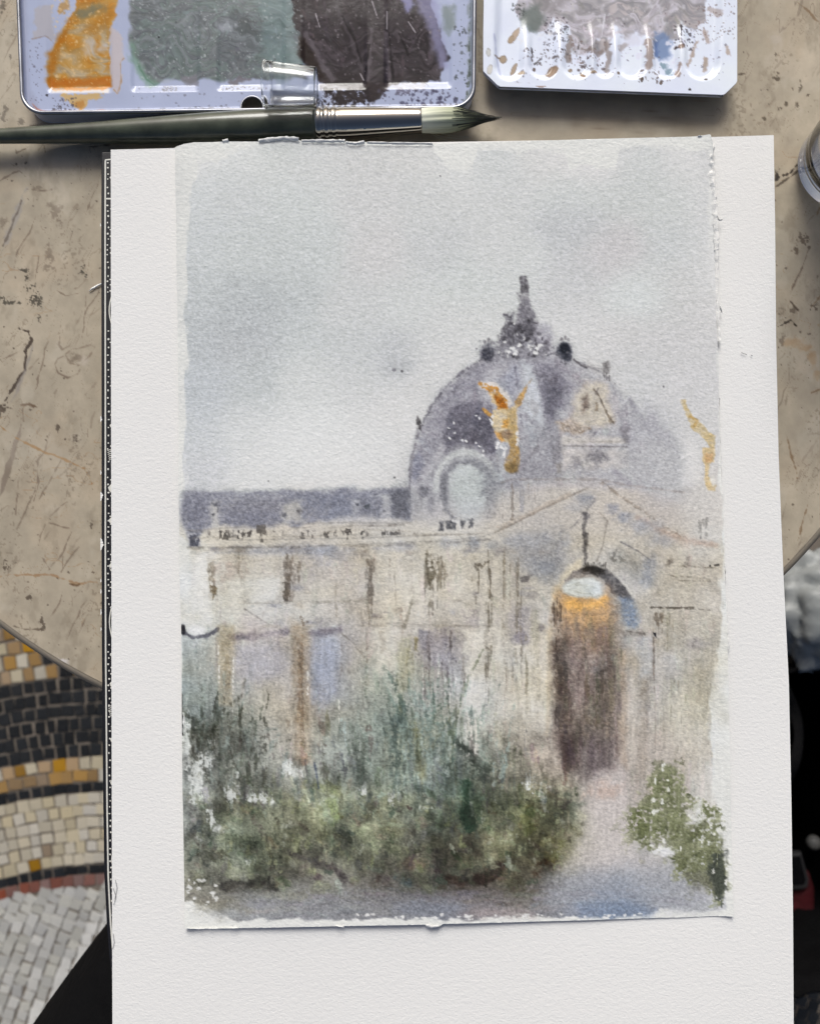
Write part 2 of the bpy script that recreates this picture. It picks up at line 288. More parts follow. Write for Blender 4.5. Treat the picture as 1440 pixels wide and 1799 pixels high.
    c.poly([(936,1070),(946,1072),(944,1180),(936,1180)],(166,162,144),.6,4,3,12); c.poly([(728,1118),(735,1120),(733,1142),(727,1142)],(132,122,84),.7,2.5,2,8)
    c.poly([(664,1108),(676,1106),(679,1140),(670,1146)],(140,128,116),.7,3,4,8,dry=.2)
    c.poly([(700,1130),(720,1120),(722,1210),(700,1220)],(172,168,140),.5,6,5,14,gran=.5)
    for i,x in enumerate(range(736,806,5)):
        c.line([(x,1150+5*(i%3)),(x+1,1200),(x,1260-9*(i%4))],2.2,(106,99,98),.5,1,1.8,7,dry=.4,drag=.8)
    for x,y0,y1 in ((743,1175,1230),(790,1180,1250),(800,1170,1200),(770,1150,1190),(782,1190,1240)): c.line([(x,y0),(x,y1)],1.8,(228,226,220),.8,.8,1.2,6,dry=.3,drag=.7)
    for x,y0,y1 in ((886,1120,1300),(900,1140,1290),(893,1180,1300),(906,1150,1260),(870,1160,1260),(828,1130,1240),(915,1160,1280)): c.line([(x,y0),(x+1,y1)],2.5,(140,132,120),.45,1.5,2,9,dry=.35,drag=.8)
    c.poly([(812,1180),(838,1175),(836,1330),(816,1330)],(222,221,216),.55,6,5,16,dry=.2,drag=.7)
    # ---- broken brush drawing of the long front
    R = random.Random(61)
    for x, y0, y1, n, w, col in ((370,975,1060,5,3,(128,118,104)),(424,965,1100,3,2.4,(150,142,130)),(509,968,1062,6,3.2,(112,103,94)),(520,975,1050,3,2.4,(132,124,114)),(592,970,1090,3,2.2,(158,150,138)),(650,970,1100,6,3.2,(118,110,102)),(688,980,1090,3,2.2,(160,152,140)),(754,965,1090,7,3.2,(108,100,86)),(774,965,1060,5,2.6,(128,119,104)),(832,980,1060,4,2.6,(122,114,106)),(858,960,1260,6,2.8,(112,106,96)),(886,965,1250,4,2.6,(140,132,120)),(910,965,1270,5,3,(122,115,106)),(930,1060,1280,4,3,(144,138,124)),(944,1090,1300,4,3,(152,146,128)),(720,1110,1240,4,3,(146,142,118)),(748,1100,1260,6,3.2,(112,105,106)),(790,1100,1270,6,3.2,(110,103,102)),(812,1120,1260,3,2.6,(136,128,120)),(640,1000,1200,4,3,(136,128,122)),(600,1100,1240,3,3,(140,136,134)),(398,1120,1250,4,4,(150,138,116)),(530,1110,1330,6,4,(134,116,98))):
        for k in range(n):
            a0 = R.uniform(y0, y0 + (y1 - y0) * .5); b0 = min(y1, a0 + R.uniform(.25, .6) * (y1 - y0)); xx = x + R.uniform(-6, 6)
            c.line([(xx, a0), (xx + R.uniform(-1.5, 1.5), (a0 + b0) / 2), (xx + R.uniform(-1, 1), b0)], w * R.uniform(.9, 2.0), col, R.uniform(.28, .6), 2.4, 2.6, 8, dry=.2, drag=.7)
    for y0, y1, x0, x1, w, col, a in ((963,957,332,720,3,(126,121,116),.75),(972,966,340,640,5,(150,150,154),.6),(945,938,340,870,2.6,(140,134,126),.6),(932,921,335,720,2.6,(128,122,116),.6),(957,946,700,900,3,(128,124,122),.65),(1062,1056,400,660,2.4,(150,144,134),.55),(1100,1100,620,870,2.6,(136,130,122),.55),(984,980,360,900,4,(168,162,152),.4)):
        n = int((x1 - x0) / 34)
        for k in range(n):
            if R.random() < .24: continue
            xa = x0 + (x1 - x0) * k / n; xb = xa + R.uniform(22, 44); f = (xa - x0) / (x1 - x0); yy = y0 + (y1 - y0) * f + R.uniform(-.8, .8)
            c.line([(xa, yy), ((xa + xb) / 2, yy + R.uniform(-1, 1)), (xb, yy + (y1 - y0) / n)], w * R.uniform(.7, 1.4), col, a * R.uniform(.4, .8), 2.2, 1.8, 9, gran=.5)
    for k in range(70):
        x = R.uniform(345, 960); y = R.uniform(962, 974) if R.random() < .5 else R.uniform(1030, 1110)
        c.ell(x, y, R.uniform(3, 12), R.uniform(2, 7), R.choice([(150,150,158),(146,138,130),(166,158,148),(132,128,132)]), R.uniform(.25, .55), .7, .6, 8, gran=.6)
    for k in range(26):
        x = 340 + k * 14.5 + R.uniform(-3, 3)
        if R.random() < .7: c.poly([(x-3,932),(x+3,931),(x+3,931+R.uniform(8,17)),(x-2,931+R.uniform(8,17))], (104,100,98), R.uniform(.3,.75), 1.8, 3, 6, dry=.25, drag=.5)
    for pts_, col, a0 in (([(815,1108),(852,1106),(850,1240),(846,1330),(818,1330)],(216,213,204),.75),([(868,1100),(882,1098),(884,1180),(870,1190)],(212,208,198),.6),([(658,1104),(698,1106),(694,1190),(660,1180)],(210,207,198),.65),([(396,1018),(492,1012),(494,1056),(400,1058)],(208,207,200),.75),([(700,1010),(742,1006),(744,1060),(702,1066)],(206,201,189),.5),([(934,1120),(962,1116),(962,1290),(930,1280)],(212,207,197),.6),([(330,968),(366,968),(372,1096),(332,1100)],(222,222,216),.7),([(1170,1230),(1230,1225),(1236,1320),(1180,1320)],(206,202,192),.5),([(540,1024),(586,1020),(588,1050),(545,1056)],(202,198,188),.5),([(880,1200),(925,1190),(930,1290),(880,1290)],(206,202,192),.5)):
        c.poly(pts_, col, a0, 6, 6, 16, dry=.16, drag=.6)
    # ---- dome
    c.poly([(719,858),(722,815),(731,772),(742,745),(762,706),(790,672),(822,645),(852,628),(900,612),(960,610),(1010,636),(1052,652),(1078,672),(1104,700),(1130,738),(1152,795),(1164,858)],(170,169,180),.74,6,5,22,gran=.5)
    c.poly([(735,770),(765,705),(800,668),(846,634),(880,640),(850,668),(840,690),(800,705),(785,740),(770,790),(750,820),(722,850),(722,812)],(138,137,152),.72,7,5,20,gran=.6)
    c.poly([(786,722),(800,708),(842,706),(866,728),(872,752),(868,778),(880,792),(868,800),(820,784),(796,784),(782,800),(778,760)],(92,90,108),.92,5,5,16,gran=.55)
    c.poly([(800,712),(842,700),(862,724),(830,730),(800,736)],(122,119,138),.6,7,5,16,gran=.5)
    c.poly([(720,830),(726,798),(740,792),(744,812),(730,846),(720,850)],(112,116,142),.85,4,3,12,gran=.6)
    c.poly([(852,640),(905,632),(920,660),(905,700),(870,690),(846,672)],(176,174,184),.6,8,6,18,gran=.6)
    c.poly([(876,672),(900,640),(916,640),(916,680),(898,700)],(142,146,172),.6,7,4,14,gran=.55)
    c.poly([(912,636),(938,640),(950,680),(960,760),(930,775),(914,720),(922,680)],(200,205,216),.75,8,5,16,gran=.4)
    c.poly([(944,640),(980,640),(1000,680),(980,730),(966,760),(952,700)],(122,120,138),.75,7,6,16,gran=.6)
    c.poly([(950,680),(975,665),(990,690),(970,735),(955,725)],(98,97,116),.65,6,5,12,gran=.6)
    c.line([(938,636),(946,672),(954,700)],2,(110,108,120),.5,1.5,1.5)
    c.poly([(930,740),(985,745),(985,840),(900,850),(915,800)],(146,146,154),.6,9,7,20,gran=.6)
    dabs(c, 240, 725, 640, 1150, 850, .84, 1.10, (8, 34), (4, 14), (1.2, .7), 34, (.25, .55), 5, dry=.1, inside=lambda x, y: ((x - 935) / 215) ** 2 + ((y - 860) / 230) ** 2 < 1)
    for a0 in np.linspace(3.05, .35, 9):
        pa = [(930 + 205 * math.cos(a0) * t, 862 - 222 * math.sin(a0) * t) for t in np.linspace(.55, .98, 5)]
        c.line(pa, R.uniform(2, 4), (112,110,122), .4, 2, 3, 10, gran=.6, dry=.15, drag=.3)
    c.line([(719,858),(722,815),(731,772),(742,745),(762,706),(790,672),(822,645),(850,630)], (5, 3), (104,102,114), .7, 2, 2.5, 9, gran=.6, dry=.1, drag=.2)
    c.line([(1012,636),(1052,652),(1080,674)], 3, (120,118,122), .55, 1.6, 1.6, 9, gran=.5); c.line([(1104,700),(1132,740),(1152,795)], 6, (146,145,158), .5, 4, 3, 12, gran=.6)
    # crown (lantern) of the dome
    c.poly([(912,485),(928,484),(928,512),(914,514)],(98,96,102),.9,3,3,8,gran=.6); c.poly([(913,500),(927,502),(927,514),(915,514)],(82,80,84),.7,2,3,6,gran=.5)
    c.poly([(908,516),(930,514),(928,528),(912,530)],(128,126,132),.7,3,4,7,gran=.6)
    c.poly([(914,526),(932,524),(940,556),(944,580),(902,580),(906,552)],(116,114,124),.85,3.5,4,10,gran=.6)
    c.poly([(888,552),(903,550),(905,570),(938,556),(942,575),(950,600),(880,612),(872,590),(884,576)],(88,86,96),.82,3.5,6,10,gran=.6)
    c.poly([(940,570),(966,572),(972,600),(960,622),(938,618)],(160,157,174),.8,5,4,12,gran=.5)
    c.poly([(955,596),(966,594),(966,618),(957,616)],(104,100,112),.75,2,3,6,gran=.5)
    c.poly([(868,604),(950,602),(966,618),(950,634),(866,634)],(126,125,134),.75,5,7,10,gran=.8)
    R = random.Random(5)
    for k in range(60):
        x = R.uniform(876,962); y = R.uniform(556,628)
        if abs(x-918) < 12+(y-545)*.6: c.ell(x,y,R.uniform(1.5,4),R.uniform(1.5,4),(62,60,66) if R.random()<.65 else (214,214,216),R.uniform(.45,.9),.5,.5)
    for x,y in ((900,612),(912,606),(943,612),(905,622),(940,620),(948,607),(893,618)): c.ell(x,y,4,3,(230,231,231),.9,.4,.5)
    for x,y,col in ((856,619,(58,60,74)),(991,615,(38,43,56))):
        c.ell(x,y,18,17,(160,161,168),.7,.5,.2,gran=.5); c.ell(x,y+1,12,14,col,.9,.35,.2,gran=.3)
        c.ell(x-5,y-19,3,3,(110,108,114),.7,.5,.3); c.ell(x+2,y-22,2.5,4,(118,116,122),.7,.5,.3); c.ell(x+7,y-18,2.5,3,(120,118,124),.6,.5,.3)
    c.ell(991,611,8,9,(26,31,42),.9,.4,.2); c.ell(996,628,9,7,(50,54,68),.8,.4,.3)
    c.specks(40,836,590,880,642,1,2.6,(120,119,126),.6,7); c.specks(36,958,610,1004,640,1,2.6,(96,96,104),.6,8)
    c.line([(870,630),(845,640),(820,660),(795,690)],3,(110,109,120),.4,3,3,12,gran=.6)
    c.line([(1008,632),(1020,642),(1030,646)],2.4,(88,86,90),.8,1,.8); c.line([(1030,644),(1055,648)],1.6,(130,128,130),.6,1,.8)
    c.poly([(1057,638),(1068,633),(1071,646),(1066,658),(1058,654)],(122,120,120),.85,2,2,6,gran=.4)
    for x in (1060,1064,1069): c.line([(x,650),(x+1,668)],1.6,(110,108,108),.7,.8,1,6,dry=.15)
    # left urn on the dome's shoulder and drip line
    c.poly([(731,738),(736,732),(742,745),(740,757),(733,754)],(66,64,66),.85,2,3,5,gran=.3); c.line([(733,756),(728,785),(722,815),(719,858)],2.4,(130,128,134),.5,1.6,1.4,9,gran=.5)
    c.line([(733,731),(734,741)],1.5,(80,78,80),.8,.8,.8)
    c.line([(748,725),(780,690),(820,655),(848,632)],2,(128,126,132),.35,2,2,10,gran=.6)
    # big round window
    c.ell(818,852,50,62,(176,178,182),.6,.35,.12,gran=.5); c.ell(824,862,34,50,(190,196,198),.8,.3,.12,gran=.35)
    import math as _m
    ring = [(818+52*_m.cos(a),852-58*_m.sin(a)) for a in np.linspace(3.25,.15,18)]
    c.line(ring,9,(198,200,202),.75,3,2.5,12); c.line([(x+(-9 if x<818 else 9)*.0, y) for x,y in [(818+60*_m.cos(a),850-66*_m.sin(a)) for a in np.linspace(3.05,.3,18)]],4,(122,122,130),.5,2.5,3,10,gran=.6)
    c.line([(818+41*_m.cos(a),856-46*_m.sin(a)) for a in np.linspace(3.6,1.0,14)],11,(112,114,122),.62,4,4,10,gran=.6)
    c.line([(784,838),(778,870),(782,895),(798,912)],9,(108,110,118),.55,4,4,10,gran=.6)
    c.poly([(838,812),(868,818),(880,850),(862,880),(846,868),(848,840)],(128,132,138),.65,7,6,12,gran=.6)
    c.poly([(852,860),(872,860),(874,905),(856,910)],(142,142,146),.5,6,5,12,gran=.6)
    for x,y in ((788,752),(797,743),(836,730),(842,735),(812,774),(818,775),(836,778),(842,784),(848,792),(848,800),(875,778),(883,788),(861,738),(864,746),(790,770),(798,760)): c.ell(x,y,2.6,1.6,(232,233,234),.9,.4,.6,rot=.6)
    c.poly([(716,860),(760,862),(756,920),(722,915)],(168,169,173),.55,6,6,12,gran=.6); c.ell(745,864,9,9,(92,94,104),.65,.6,.4,gran=.5); c.poly([(750,870),(762,872),(760,898),(752,896)],(122,123,132),.5,3,3,8,gran=.5)
    c.poly([(686,862),(716,860),(716,905),(692,915)],(102,104,114),.75,5,4,10,gran=.6)
    for x,y in ((775,924),(788,921),(796,921),(812,921),(827,918)): c.poly([(x-4,y-6),(x+4,y-7),(x+4,y+8),(x-3,y+8)],(72,74,82),.75,2.5,3,5,gran=.3)
    c.line([(795,914),(803,916)],4,(224,224,222),.8,1.5,1.5); c.line([(806,913),(808,930)],3,(222,222,220),.7,1.5,1.5)
    # ---- golden angel
    c.line([(846,678),(868,678),(886,694),(893,706)],13,(224,218,208),.8,2,2,8)
    c.poly([(841,673),(852,675),(870,680),(884,695),(892,706),(893,720),(886,728),(872,720),(866,700),(856,686),(846,682)],(190,138,70),.82,1.8,3.4,7,gran=.6,dry=.1,drag=.3)
    c.poly([(866,694),(884,702),(890,716),(884,722),(872,708)],(158,90,22),.8,2.5,2,6); c.poly([(858,690),(866,690),(872,712),(864,708)],(214,190,140),.7,3,2,6)
    c.poly([(925,674),(929,672),(922,694),(914,712),(905,718),(904,706),(914,690)],(188,150,92),.85,1.8,2,6,gran=.4); c.line([(929,672),(934,666)],1.5,(160,140,110),.6)
    c.poly([(844,714),(850,716),(862,726),(868,734),(864,736),(852,726)],(196,148,74),.85,1.5,1.5,6)
    c.poly([(866,722),(890,718),(908,712),(908,770),(896,778),(878,772),(866,758),(864,738)],(212,196,160),.85,2.5,3,9,gran=.4)
    c.poly([(884,738),(894,736),(892,752),(882,750)],(200,142,58),.75,3,2,6); c.poly([(892,720),(908,716),(908,790),(896,790),(890,750)],(176,150,100),.7,3,3,8,gran=.5)
    c.poly([(868,758),(880,760),(888,776),(878,774)],(204,150,76),.8,2.5,2,6); c.ell(889,763,10,8,(128,106,86),.75,.5,.3,gran=.4)
    c.poly([(894,774),(910,772),(913,800),(910,830),(896,832),(886,826),(888,810),(894,800)],(172,142,92),.85,3,3,8,gran=.5); c.ell(900,822,12,10,(116,98,66),.75,.5,.3,gran=.4)
    for x,y in ((874,780),(880,784),(872,786),(886,795),(888,788),(885,800),(908,762),(909,772),(865,732),(864,742),(908,780)): c.ell(x,y,2.6,3.6,(234,234,232),.85,.4,.5)
    # second, pale gold figure on the far right
    c.poly([(1195,704),(1204,703),(1207,716),(1216,732),(1228,740),(1246,760),(1256,766),(1254,786),(1248,788),(1240,775),(1226,762),(1216,756),(1210,742),(1202,724)],(198,180,138),.82,1.2,1.8,7,gran=.5)
    c.line([(1212,732),(1224,738),(1218,750)],5,(178,142,76),.6,2,2); c.poly([(1234,788),(1254,786),(1254,812),(1246,816),(1244,836),(1250,848),(1258,852),(1254,862),(1242,862),(1236,848),(1238,820),(1232,806)],(204,182,138),.85,1.5,2,7,gran=.3)
    c.poly([(1236,798),(1250,796),(1250,810),(1238,812)],(200,152,104),.5,3,2,6); c.ell(1251,845,5,8,(222,220,212),.9,.4,.3)
    c.poly([(1134,706),(1150,722),(1160,745),(1180,765),(1186,790),(1150,790),(1140,745)],(158,156,170),.6,7,5,14,gran=.6); c.poly([(1140,770),(1200,780),(1210,850),(1150,850)],(176,175,184),.55,10,7,18,gran=.6)
    c.poly([(1205,765),(1230,790),(1228,850),(1200,850),(1198,800)],(224,224,222),.6,6,6,14)
    # right dormer with cream stone
    c.poly([(1010,690),(1030,672),(1066,676),(1080,742),(1016,756),(1002,730)],(206,198,180),.8,6,5,14,gran=.4)
    c.poly([(1020,700),(1032,692),(1034,716),(1022,728)],(112,98,90),.75,4,3,8,gran=.5); c.poly([(1044,708),(1050,706),(1050,722),(1045,722)],(140,126,106),.7,2,2,6,dry=.15)
    c.line([(1042,684),(1052,696),(1066,728),(1078,744)],2.4,(110,100,88),.75,1,1.2); c.line([(1050,682),(1046,692)],2,(110,104,100),.7,1,1); c.poly([(1064,720),(1080,740),(1074,746),(1062,732)],(116,104,90),.6,2.5,3,6,dry=.2)
    c.poly([(978,740),(1000,732),(1026,748),(1036,752),(1020,764),(985,760)],(188,176,162),.8,4,5,10,gran=.4); c.line([(985,742),(1000,752),(1020,760),(1036,752)],5,(136,120,104),.55,2,4,8,dry=.25)
    for k in range(6): c.line([(984+k*6,742+k%2*4),(992+k*6,758)],2.2,(130,118,106),.5,1,1.5,6)
    c.poly([(985,765),(1090,768),(1105,780),(985,782)],(204,200,190),.7,4,4,12); c.line([(990,783),(1060,785),(1100,785)],3,(108,104,102),.65,1.5,1.6,10); c.line([(1000,776),(1090,776)],1.4,(150,144,136),.5)
    c.poly([(985,788),(1100,790),(1100,822),(988,822)],(206,202,194),.65,5,5,14)
    for q in ((1012,812,8,9),(1045,800,16,13),(1052,806,16,8),(1097,808,8,6),(1123,794,4,2)): c.ell(q[0],q[1],q[2],q[3],(128,126,132),.65,.7,.5,gran=.7)
    c.poly([(1090,752),(1104,750),(1104,776),(1094,778)],(100,98,102),.6,4,4,8,gran=.6); c.poly([(1085,790),(1170,770),(1190,860),(1090,850)],(186,185,190),.5,12,8,20,gran=.6)
    c.poly([(968,768),(984,770),(986,812),(972,810)],(122,120,126),.55,4,4,8,gran=.6); c.poly([(976,815),(986,815),(986,832),(978,832)],(140,134,124),.5,3,3,8)
    # ---- pediment
    c.poly([(876,870),(930,845),(1055,845),(1090,868),(1140,905),(1260,955),(1260,965),(870,965),(860,930)],(198,192,182),.45,8,6,24,gran=.4)
    for x,y0,y1,w,col,a in ((899,850,912,5,(128,120,112),.65),(917,858,894,11,(148,148,156),.6),(928,850,895,3,(140,134,128),.5),(934,850,890,3,(146,140,132),.4),(882,868,910,3,(150,144,138),.45),(938,856,884,2.5,(150,144,138),.4)):
        c.line([(x,y0),(x+1,y1)],w,col,a,1.6,2,8,dry=.15,drag=.7)
    c.line([(870,935),(905,918),(950,895),(1000,872),(1030,858)],2,(120,112,104),.6,1,1.2); c.line([(876,926),(930,902),(1000,868)],6,(176,162,146),.45,3,3,10)
    c.line([(880,848),(900,842),(960,842),(1050,842),(1100,852),(1200,865)],2.4,(150,143,138),.5,1.5,1.8,12)
    c.line([(1055,846),(1090,872),(1130,900),(1170,928),(1200,945)],6,(130,118,106),.55,3,3,7,dry=.2); c.line([(1120,910),(1160,932),(1205,950),(1255,957)],8,(176,152,136),.5,4,3,10,gran=.6)
    c.poly([(1150,930),(1210,940),(1250,958),(1200,962),(1160,948)],(184,166,152),.4,6,5,14,gran=.6)
    c.line([(985,935),(1006,925),(1027,900),(1045,878)],3,(108,106,110),.45,2,2.5,9,gran=.5); c.line([(1052,900),(1066,915),(1058,960),(1048,985)],1.6,(130,122,114),.55,1,1)
    c.ell(1027,876,14,10,(132,137,150),.7,.7,.4,gran=.5); c.ell(1010,890,18,8,(164,166,172),.5,.8,.4,gran=.5); c.ell(1075,894,11,8,(140,144,158),.7,.7,.4,gran=.5); c.ell(1095,908,14,9,(140,146,160),.65,.7,.4,gran=.5); c.ell(1130,925,26,12,(160,164,174),.6,.8,.4,gran=.5); c.ell(1160,950,24,10,(164,166,174),.55,.8,.4,gran=.5)
    c.line([(1028,902),(1027,930),(1027,965),(1027,990)],6,(106,103,104),.75,2,3,8,gran=.5); c.poly([(1020,900),(1040,902),(1036,912),(1022,912)],(90,88,92),.6,2,3,6); c.poly([(1024,935),(1034,936),(1032,972),(1024,970)],(84,82,84),.5,2,3,6,gran=.5)
    c.poly([(880,945),(985,935),(1005,950),(990,990),(960,1020),(930,1000),(905,975)],(152,154,162),.6,10,8,20,gran=.6); c.poly([(940,985),(985,985),(960,1025),(935,1010)],(142,146,156),.5,8,6,14,gran=.6)
    c.poly([(1066,965),(1110,975),(1150,1000),(1148,1030),(1115,1020),(1075,990)],(150,149,146),.55,8,7,14,gran=.7); c.poly([(1068,968),(1085,966),(1096,985),(1076,988)],(118,114,108),.5,3,4,7,dry=.25)
    c.line([(1090,952),(1120,968),(1142,985)],1.8,(120,118,122),.65,1,1); c.poly([(1126,980),(1150,975),(1146,1030),(1132,1035)],(146,150,162),.55,6,5,12,gran=.6)
    for x,y,w in ((1178,985,8),(1207,980,6),(1205,992,8),(1174,990,8)): c.ell(x,y,w*.6,w*.6,(130,124,120),.6,.6,.6,gran=.5)
    c.ell(1246,994,1.6,1.6,(40,40,44),.95,.3,.1); c.line([(1254,993),(1260,992)],2.2,(40,40,44),.9,.6,.3)
    for p in ([(1195,1012),(1245,1018)],[(1190,1020),(1245,1021)],[(1145,1000),(1188,1014)],[(1190,994),(1255,998)]): c.line(p,1.4,(120,114,106),.55,.9,1.2,8,dry=.15)
    for q in ((1230,930,5,18),(1238,925,4,14)): c.poly([(q[0]-q[2],q[1]-q[3]),(q[0]+q[2],q[1]-q[3]),(q[0]+2,q[1]+q[3]),(q[0]-3,q[1]+q[3])],(120,118,114),.55,2,3,6,dry=.35,drag=.8)
    # ---- gateway arch
    c.poly([(975,1030),(990,1005),(1010,985),(1024,978),(1024,1000),(1000,1015),(988,1030),(984,1060),(974,1100),(970,1060)],(212,202,180),.7,4,3,12)
    c.line([(975,1035),(966,1090),(965,1200),(960,1290)],9,(206,192,168),.5,4,3,14,gran=.3)
    c.poly([(992,1020),(1004,1004),(1022,998),(1030,1003),(1008,1016),(994,1026)],(142,138,140),.85,2,2,8,gran=.4)
    c.poly([(1016,1003),(1030,995),(1046,994),(1064,1000),(1084,1016),(1102,1038),(1112,1056),(1090,1054),(1072,1040),(1060,1020),(1040,1010),(1022,1010)],(98,94,94),.9,3,2.5,10,gran=.5)
    c.poly([(1020,1000),(1032,994),(1056,997),(1062,1008),(1044,1008)],(56,52,50),.85,3,3,7,gran=.3)
    for k in range(12): c.line([(1024+k*3.4,1003),(1025+k*3.5,993-(k%3)*2.2)],1.6,(60,56,54),.75,.8,.8,5)
    c.poly([(1086,1050),(1112,1052),(1120,1075),(1118,1100),(1096,1100),(1088,1080)],(132,146,168),.8,5,4,10,gran=.6)
    c.poly([(1072,1040),(1086,1050),(1090,1085),(1100,1104),(1080,1110),(1076,1070)],(170,166,160),.55,5,4,10,gran=.5)
    c.line([(1040,990),(1075,1005),(1100,1030),(1112,1050)],3,(208,204,196),.5,2,2,10)
    body = [(984,1040),(1000,1022),(1024,1014),(1050,1020),(1068,1038),(1080,1064),(1087,1110),(1090,1160),(1088,1240),(1087,1300),(1086,1350),(1060,1364),(1010,1366),(984,1340),(976,1290),(972,1220),(970,1150),(974,1090)]
    c.poly([(x, y if y < 1290 else 1290 + (y - 1290) * .45) for x, y in body],(136,124,117),.82,11,5,20,gran=.55); c.poly([(980,1290),(1084,1290),(1076,1352),(1020,1362),(992,1345)],(128,114,110),.62,14,8,18,gran=.5)
    c.poly([(982,1050),(1066,1042),(1082,1090),(1070,1130),(1030,1150),(984,1130)], (156,132,112), .6, 16, 8, 22, gran=.5)
    c.poly([(984,1042),(1066,1040),(1078,1066),(1072,1090),(1040,1100),(990,1096),(980,1066)], (206,172,132), .72, 10, 6, 16, gran=.5)
    c.poly([(992,1050),(1030,1058),(1058,1048),(1066,1052),(1060,1066),(1020,1072),(996,1068)],(228,182,116),.8,6,4,12,gran=.3)
    c.ell(1022,1033,35,16,(206,212,211),.95,.22,.15,14); c.ell(1046,1040,16,10,(202,208,208),.8,.5,.2); c.ell(1030,1022,18,7,(218,223,222),.8,.5,.2)
    for q in ([(992,1040),(1010,1048),(1036,1052),(1052,1046)],[(1000,1036),(1020,1042),(1040,1044)],[(1010,1028),(1032,1028),(1050,1034)],[(996,1030),(1016,1024)]): c.line(q,1.5,(168,170,164),.55,1,1)
    c.poly([(966,1060),(985,1062),(994,1100),(980,1110),(966,1090)],(120,104,90),.6,4,6,8,dry=.35,drag=.8)
    c.poly([(972,1130),(994,1120),(1002,1250),(1010,1345),(990,1350),(978,1290)],(80,68,64),.7,7,5,16,gran=.5)
    c.poly([(1040,1170),(1086,1150),(1086,1300),(1082,1350),(1030,1350),(1020,1270)],(104,97,95),.55,9,6,18,gran=.55)
    c.poly([(1000,1130),(1040,1130),(1036,1230),(1012,1240)],(128,108,104),.5,10,6,18,gran=.5); c.poly([(1024,1310),(1074,1305),(1066,1358),(1030,1362)],(100,86,90),.5,9,5,14,gran=.5); c.poly([(984,1290),(1018,1300),(1012,1350),(994,1350)],(92,72,70),.5,6,5,14,gran=.5)
    c.ell(1045,1176,5,6,(142,134,132),.6,.7,.4)
    for x,y0,y1 in ((976,1120,1260),(974,1200,1280),(979,1050,1110),(972,1060,1100),(985,1064,1100)): c.line([(x,y0),(x+1,y1)],2.4,(66,56,52),.6,1,1.5,8,dry=.3,drag=.8)
    c.line([(976,1150),(977,1240)],1.6,(196,186,172),.5,1,1.4,8,dry=.3,drag=.8)
    # right pier
    c.poly([(1086,1140),(1100,1140),(1102,1350),(1088,1340)],(182,164,146),.55,5,3,16,gran=.4); c.poly([(1104,1140),(1122,1140),(1118,1350),(1104,1350)],(198,190,178),.55,5,3,16,gran=.4); c.poly([(1122,1190),(1140,1190),(1136,1370),(1120,1370)],(150,140,128),.5,6,4,16,gran=.5)
    c.poly([(1118,1120),(1146,1118),(1148,1190),(1124,1190)],(180,184,190),.5,6,4,14,gran=.5)
    c.line([(1070,1108),(1095,1112),(1130,1113)],9,(136,128,122),.5,4,4,10,gran=.6); c.line([(1100,1108),(1132,1114)],1.6,(110,104,100),.6,1,1)
    c.poly([(1145,1110),(1152,1112),(1153,1121),(1148,1116)],(40,40,52),.95,.8,.8,5)
    c.line([(1148,1120),(1148,1170),(1150,1220)],2,(114,104,98),.65,.9,1,7,dry=.12,drag=.6); c.line([(1150,1220),(1151,1320)],1.4,(130,120,112),.4,1,1)
    for p,w in (([(1143,1067),(1160,1067)],3),([(1160,1068),(1185,1068)],2.4),([(1185,1068),(1218,1067)],2.2),([(1175,1068),(1250,1072)],1.2)): c.line(p,w,(96,90,84),.8,.9,1,5,dry=.12)
    c.poly([(1148,1075),(1165,1075),(1163,1100),(1150,1098)],(118,108,98),.7,2,3,6,dry=.3,drag=.8)
    for k in range(8): c.line([(1146+k*5,1080+4*(k%2)),(1147+k*5,1115+20*(k%3))],1.6,(128,118,108),.45,1,1.2,6,dry=.3,drag=.8)
    for k in range(16): c.line([(1152+k*6.4,1150+17*(k%4)),(1153+k*6.4,1330+23*(k%3))],2.6,(150,142,128),.4,1.5,2,8,dry=.45,drag=.9)
    c.ell(1225,1132,16,10,(140,134,136),.6,.7,.4,gran=.6); c.ell(1236,1180,24,40,(172,166,152),.5,.8,.3,gran=.5)
    for k in range(14): c.line([(1166+k*6.5,1230+19*(k%5)),(1167+k*6.5,1275+31*(k%4))],2,(222,218,208),.4,.8,1.2,6,dry=.42,drag=.8)
    # ---- foliage: upper wisps, vertical drags
    R = random.Random(11)
    grn = [(96,104,98),(120,134,126),(134,150,142),(82,88,80),(150,164,156),(112,122,104)]
    for k in range(70):
        x = R.uniform(330,470); y = R.uniform(1240,1400)
        c.line([(x,y),(x+R.uniform(-14,14),y+R.uniform(30,80))],(R.uniform(3,9),R.uniform(8,18)),R.choice([(86,87,80),(104,108,102),(136,146,140),(70,70,62),(120,130,122)]),R.uniform(.2,.45),5,4,12,dry=.3,drag=.8)
    for k in range(120):
        x = R.uniform(600,900); t = abs(x-740)/170.; y0 = 1200+95*t+R.uniform(-15,70)
        c.line([(x,y0),(x+(x-720)*.12+R.uniform(-10,10),y0+R.uniform(50,130))],(R.uniform(2,6),R.uniform(7,20)),R.choice(grn),R.uniform(.2,.45),6,4,14,dry=.22,drag=.7)
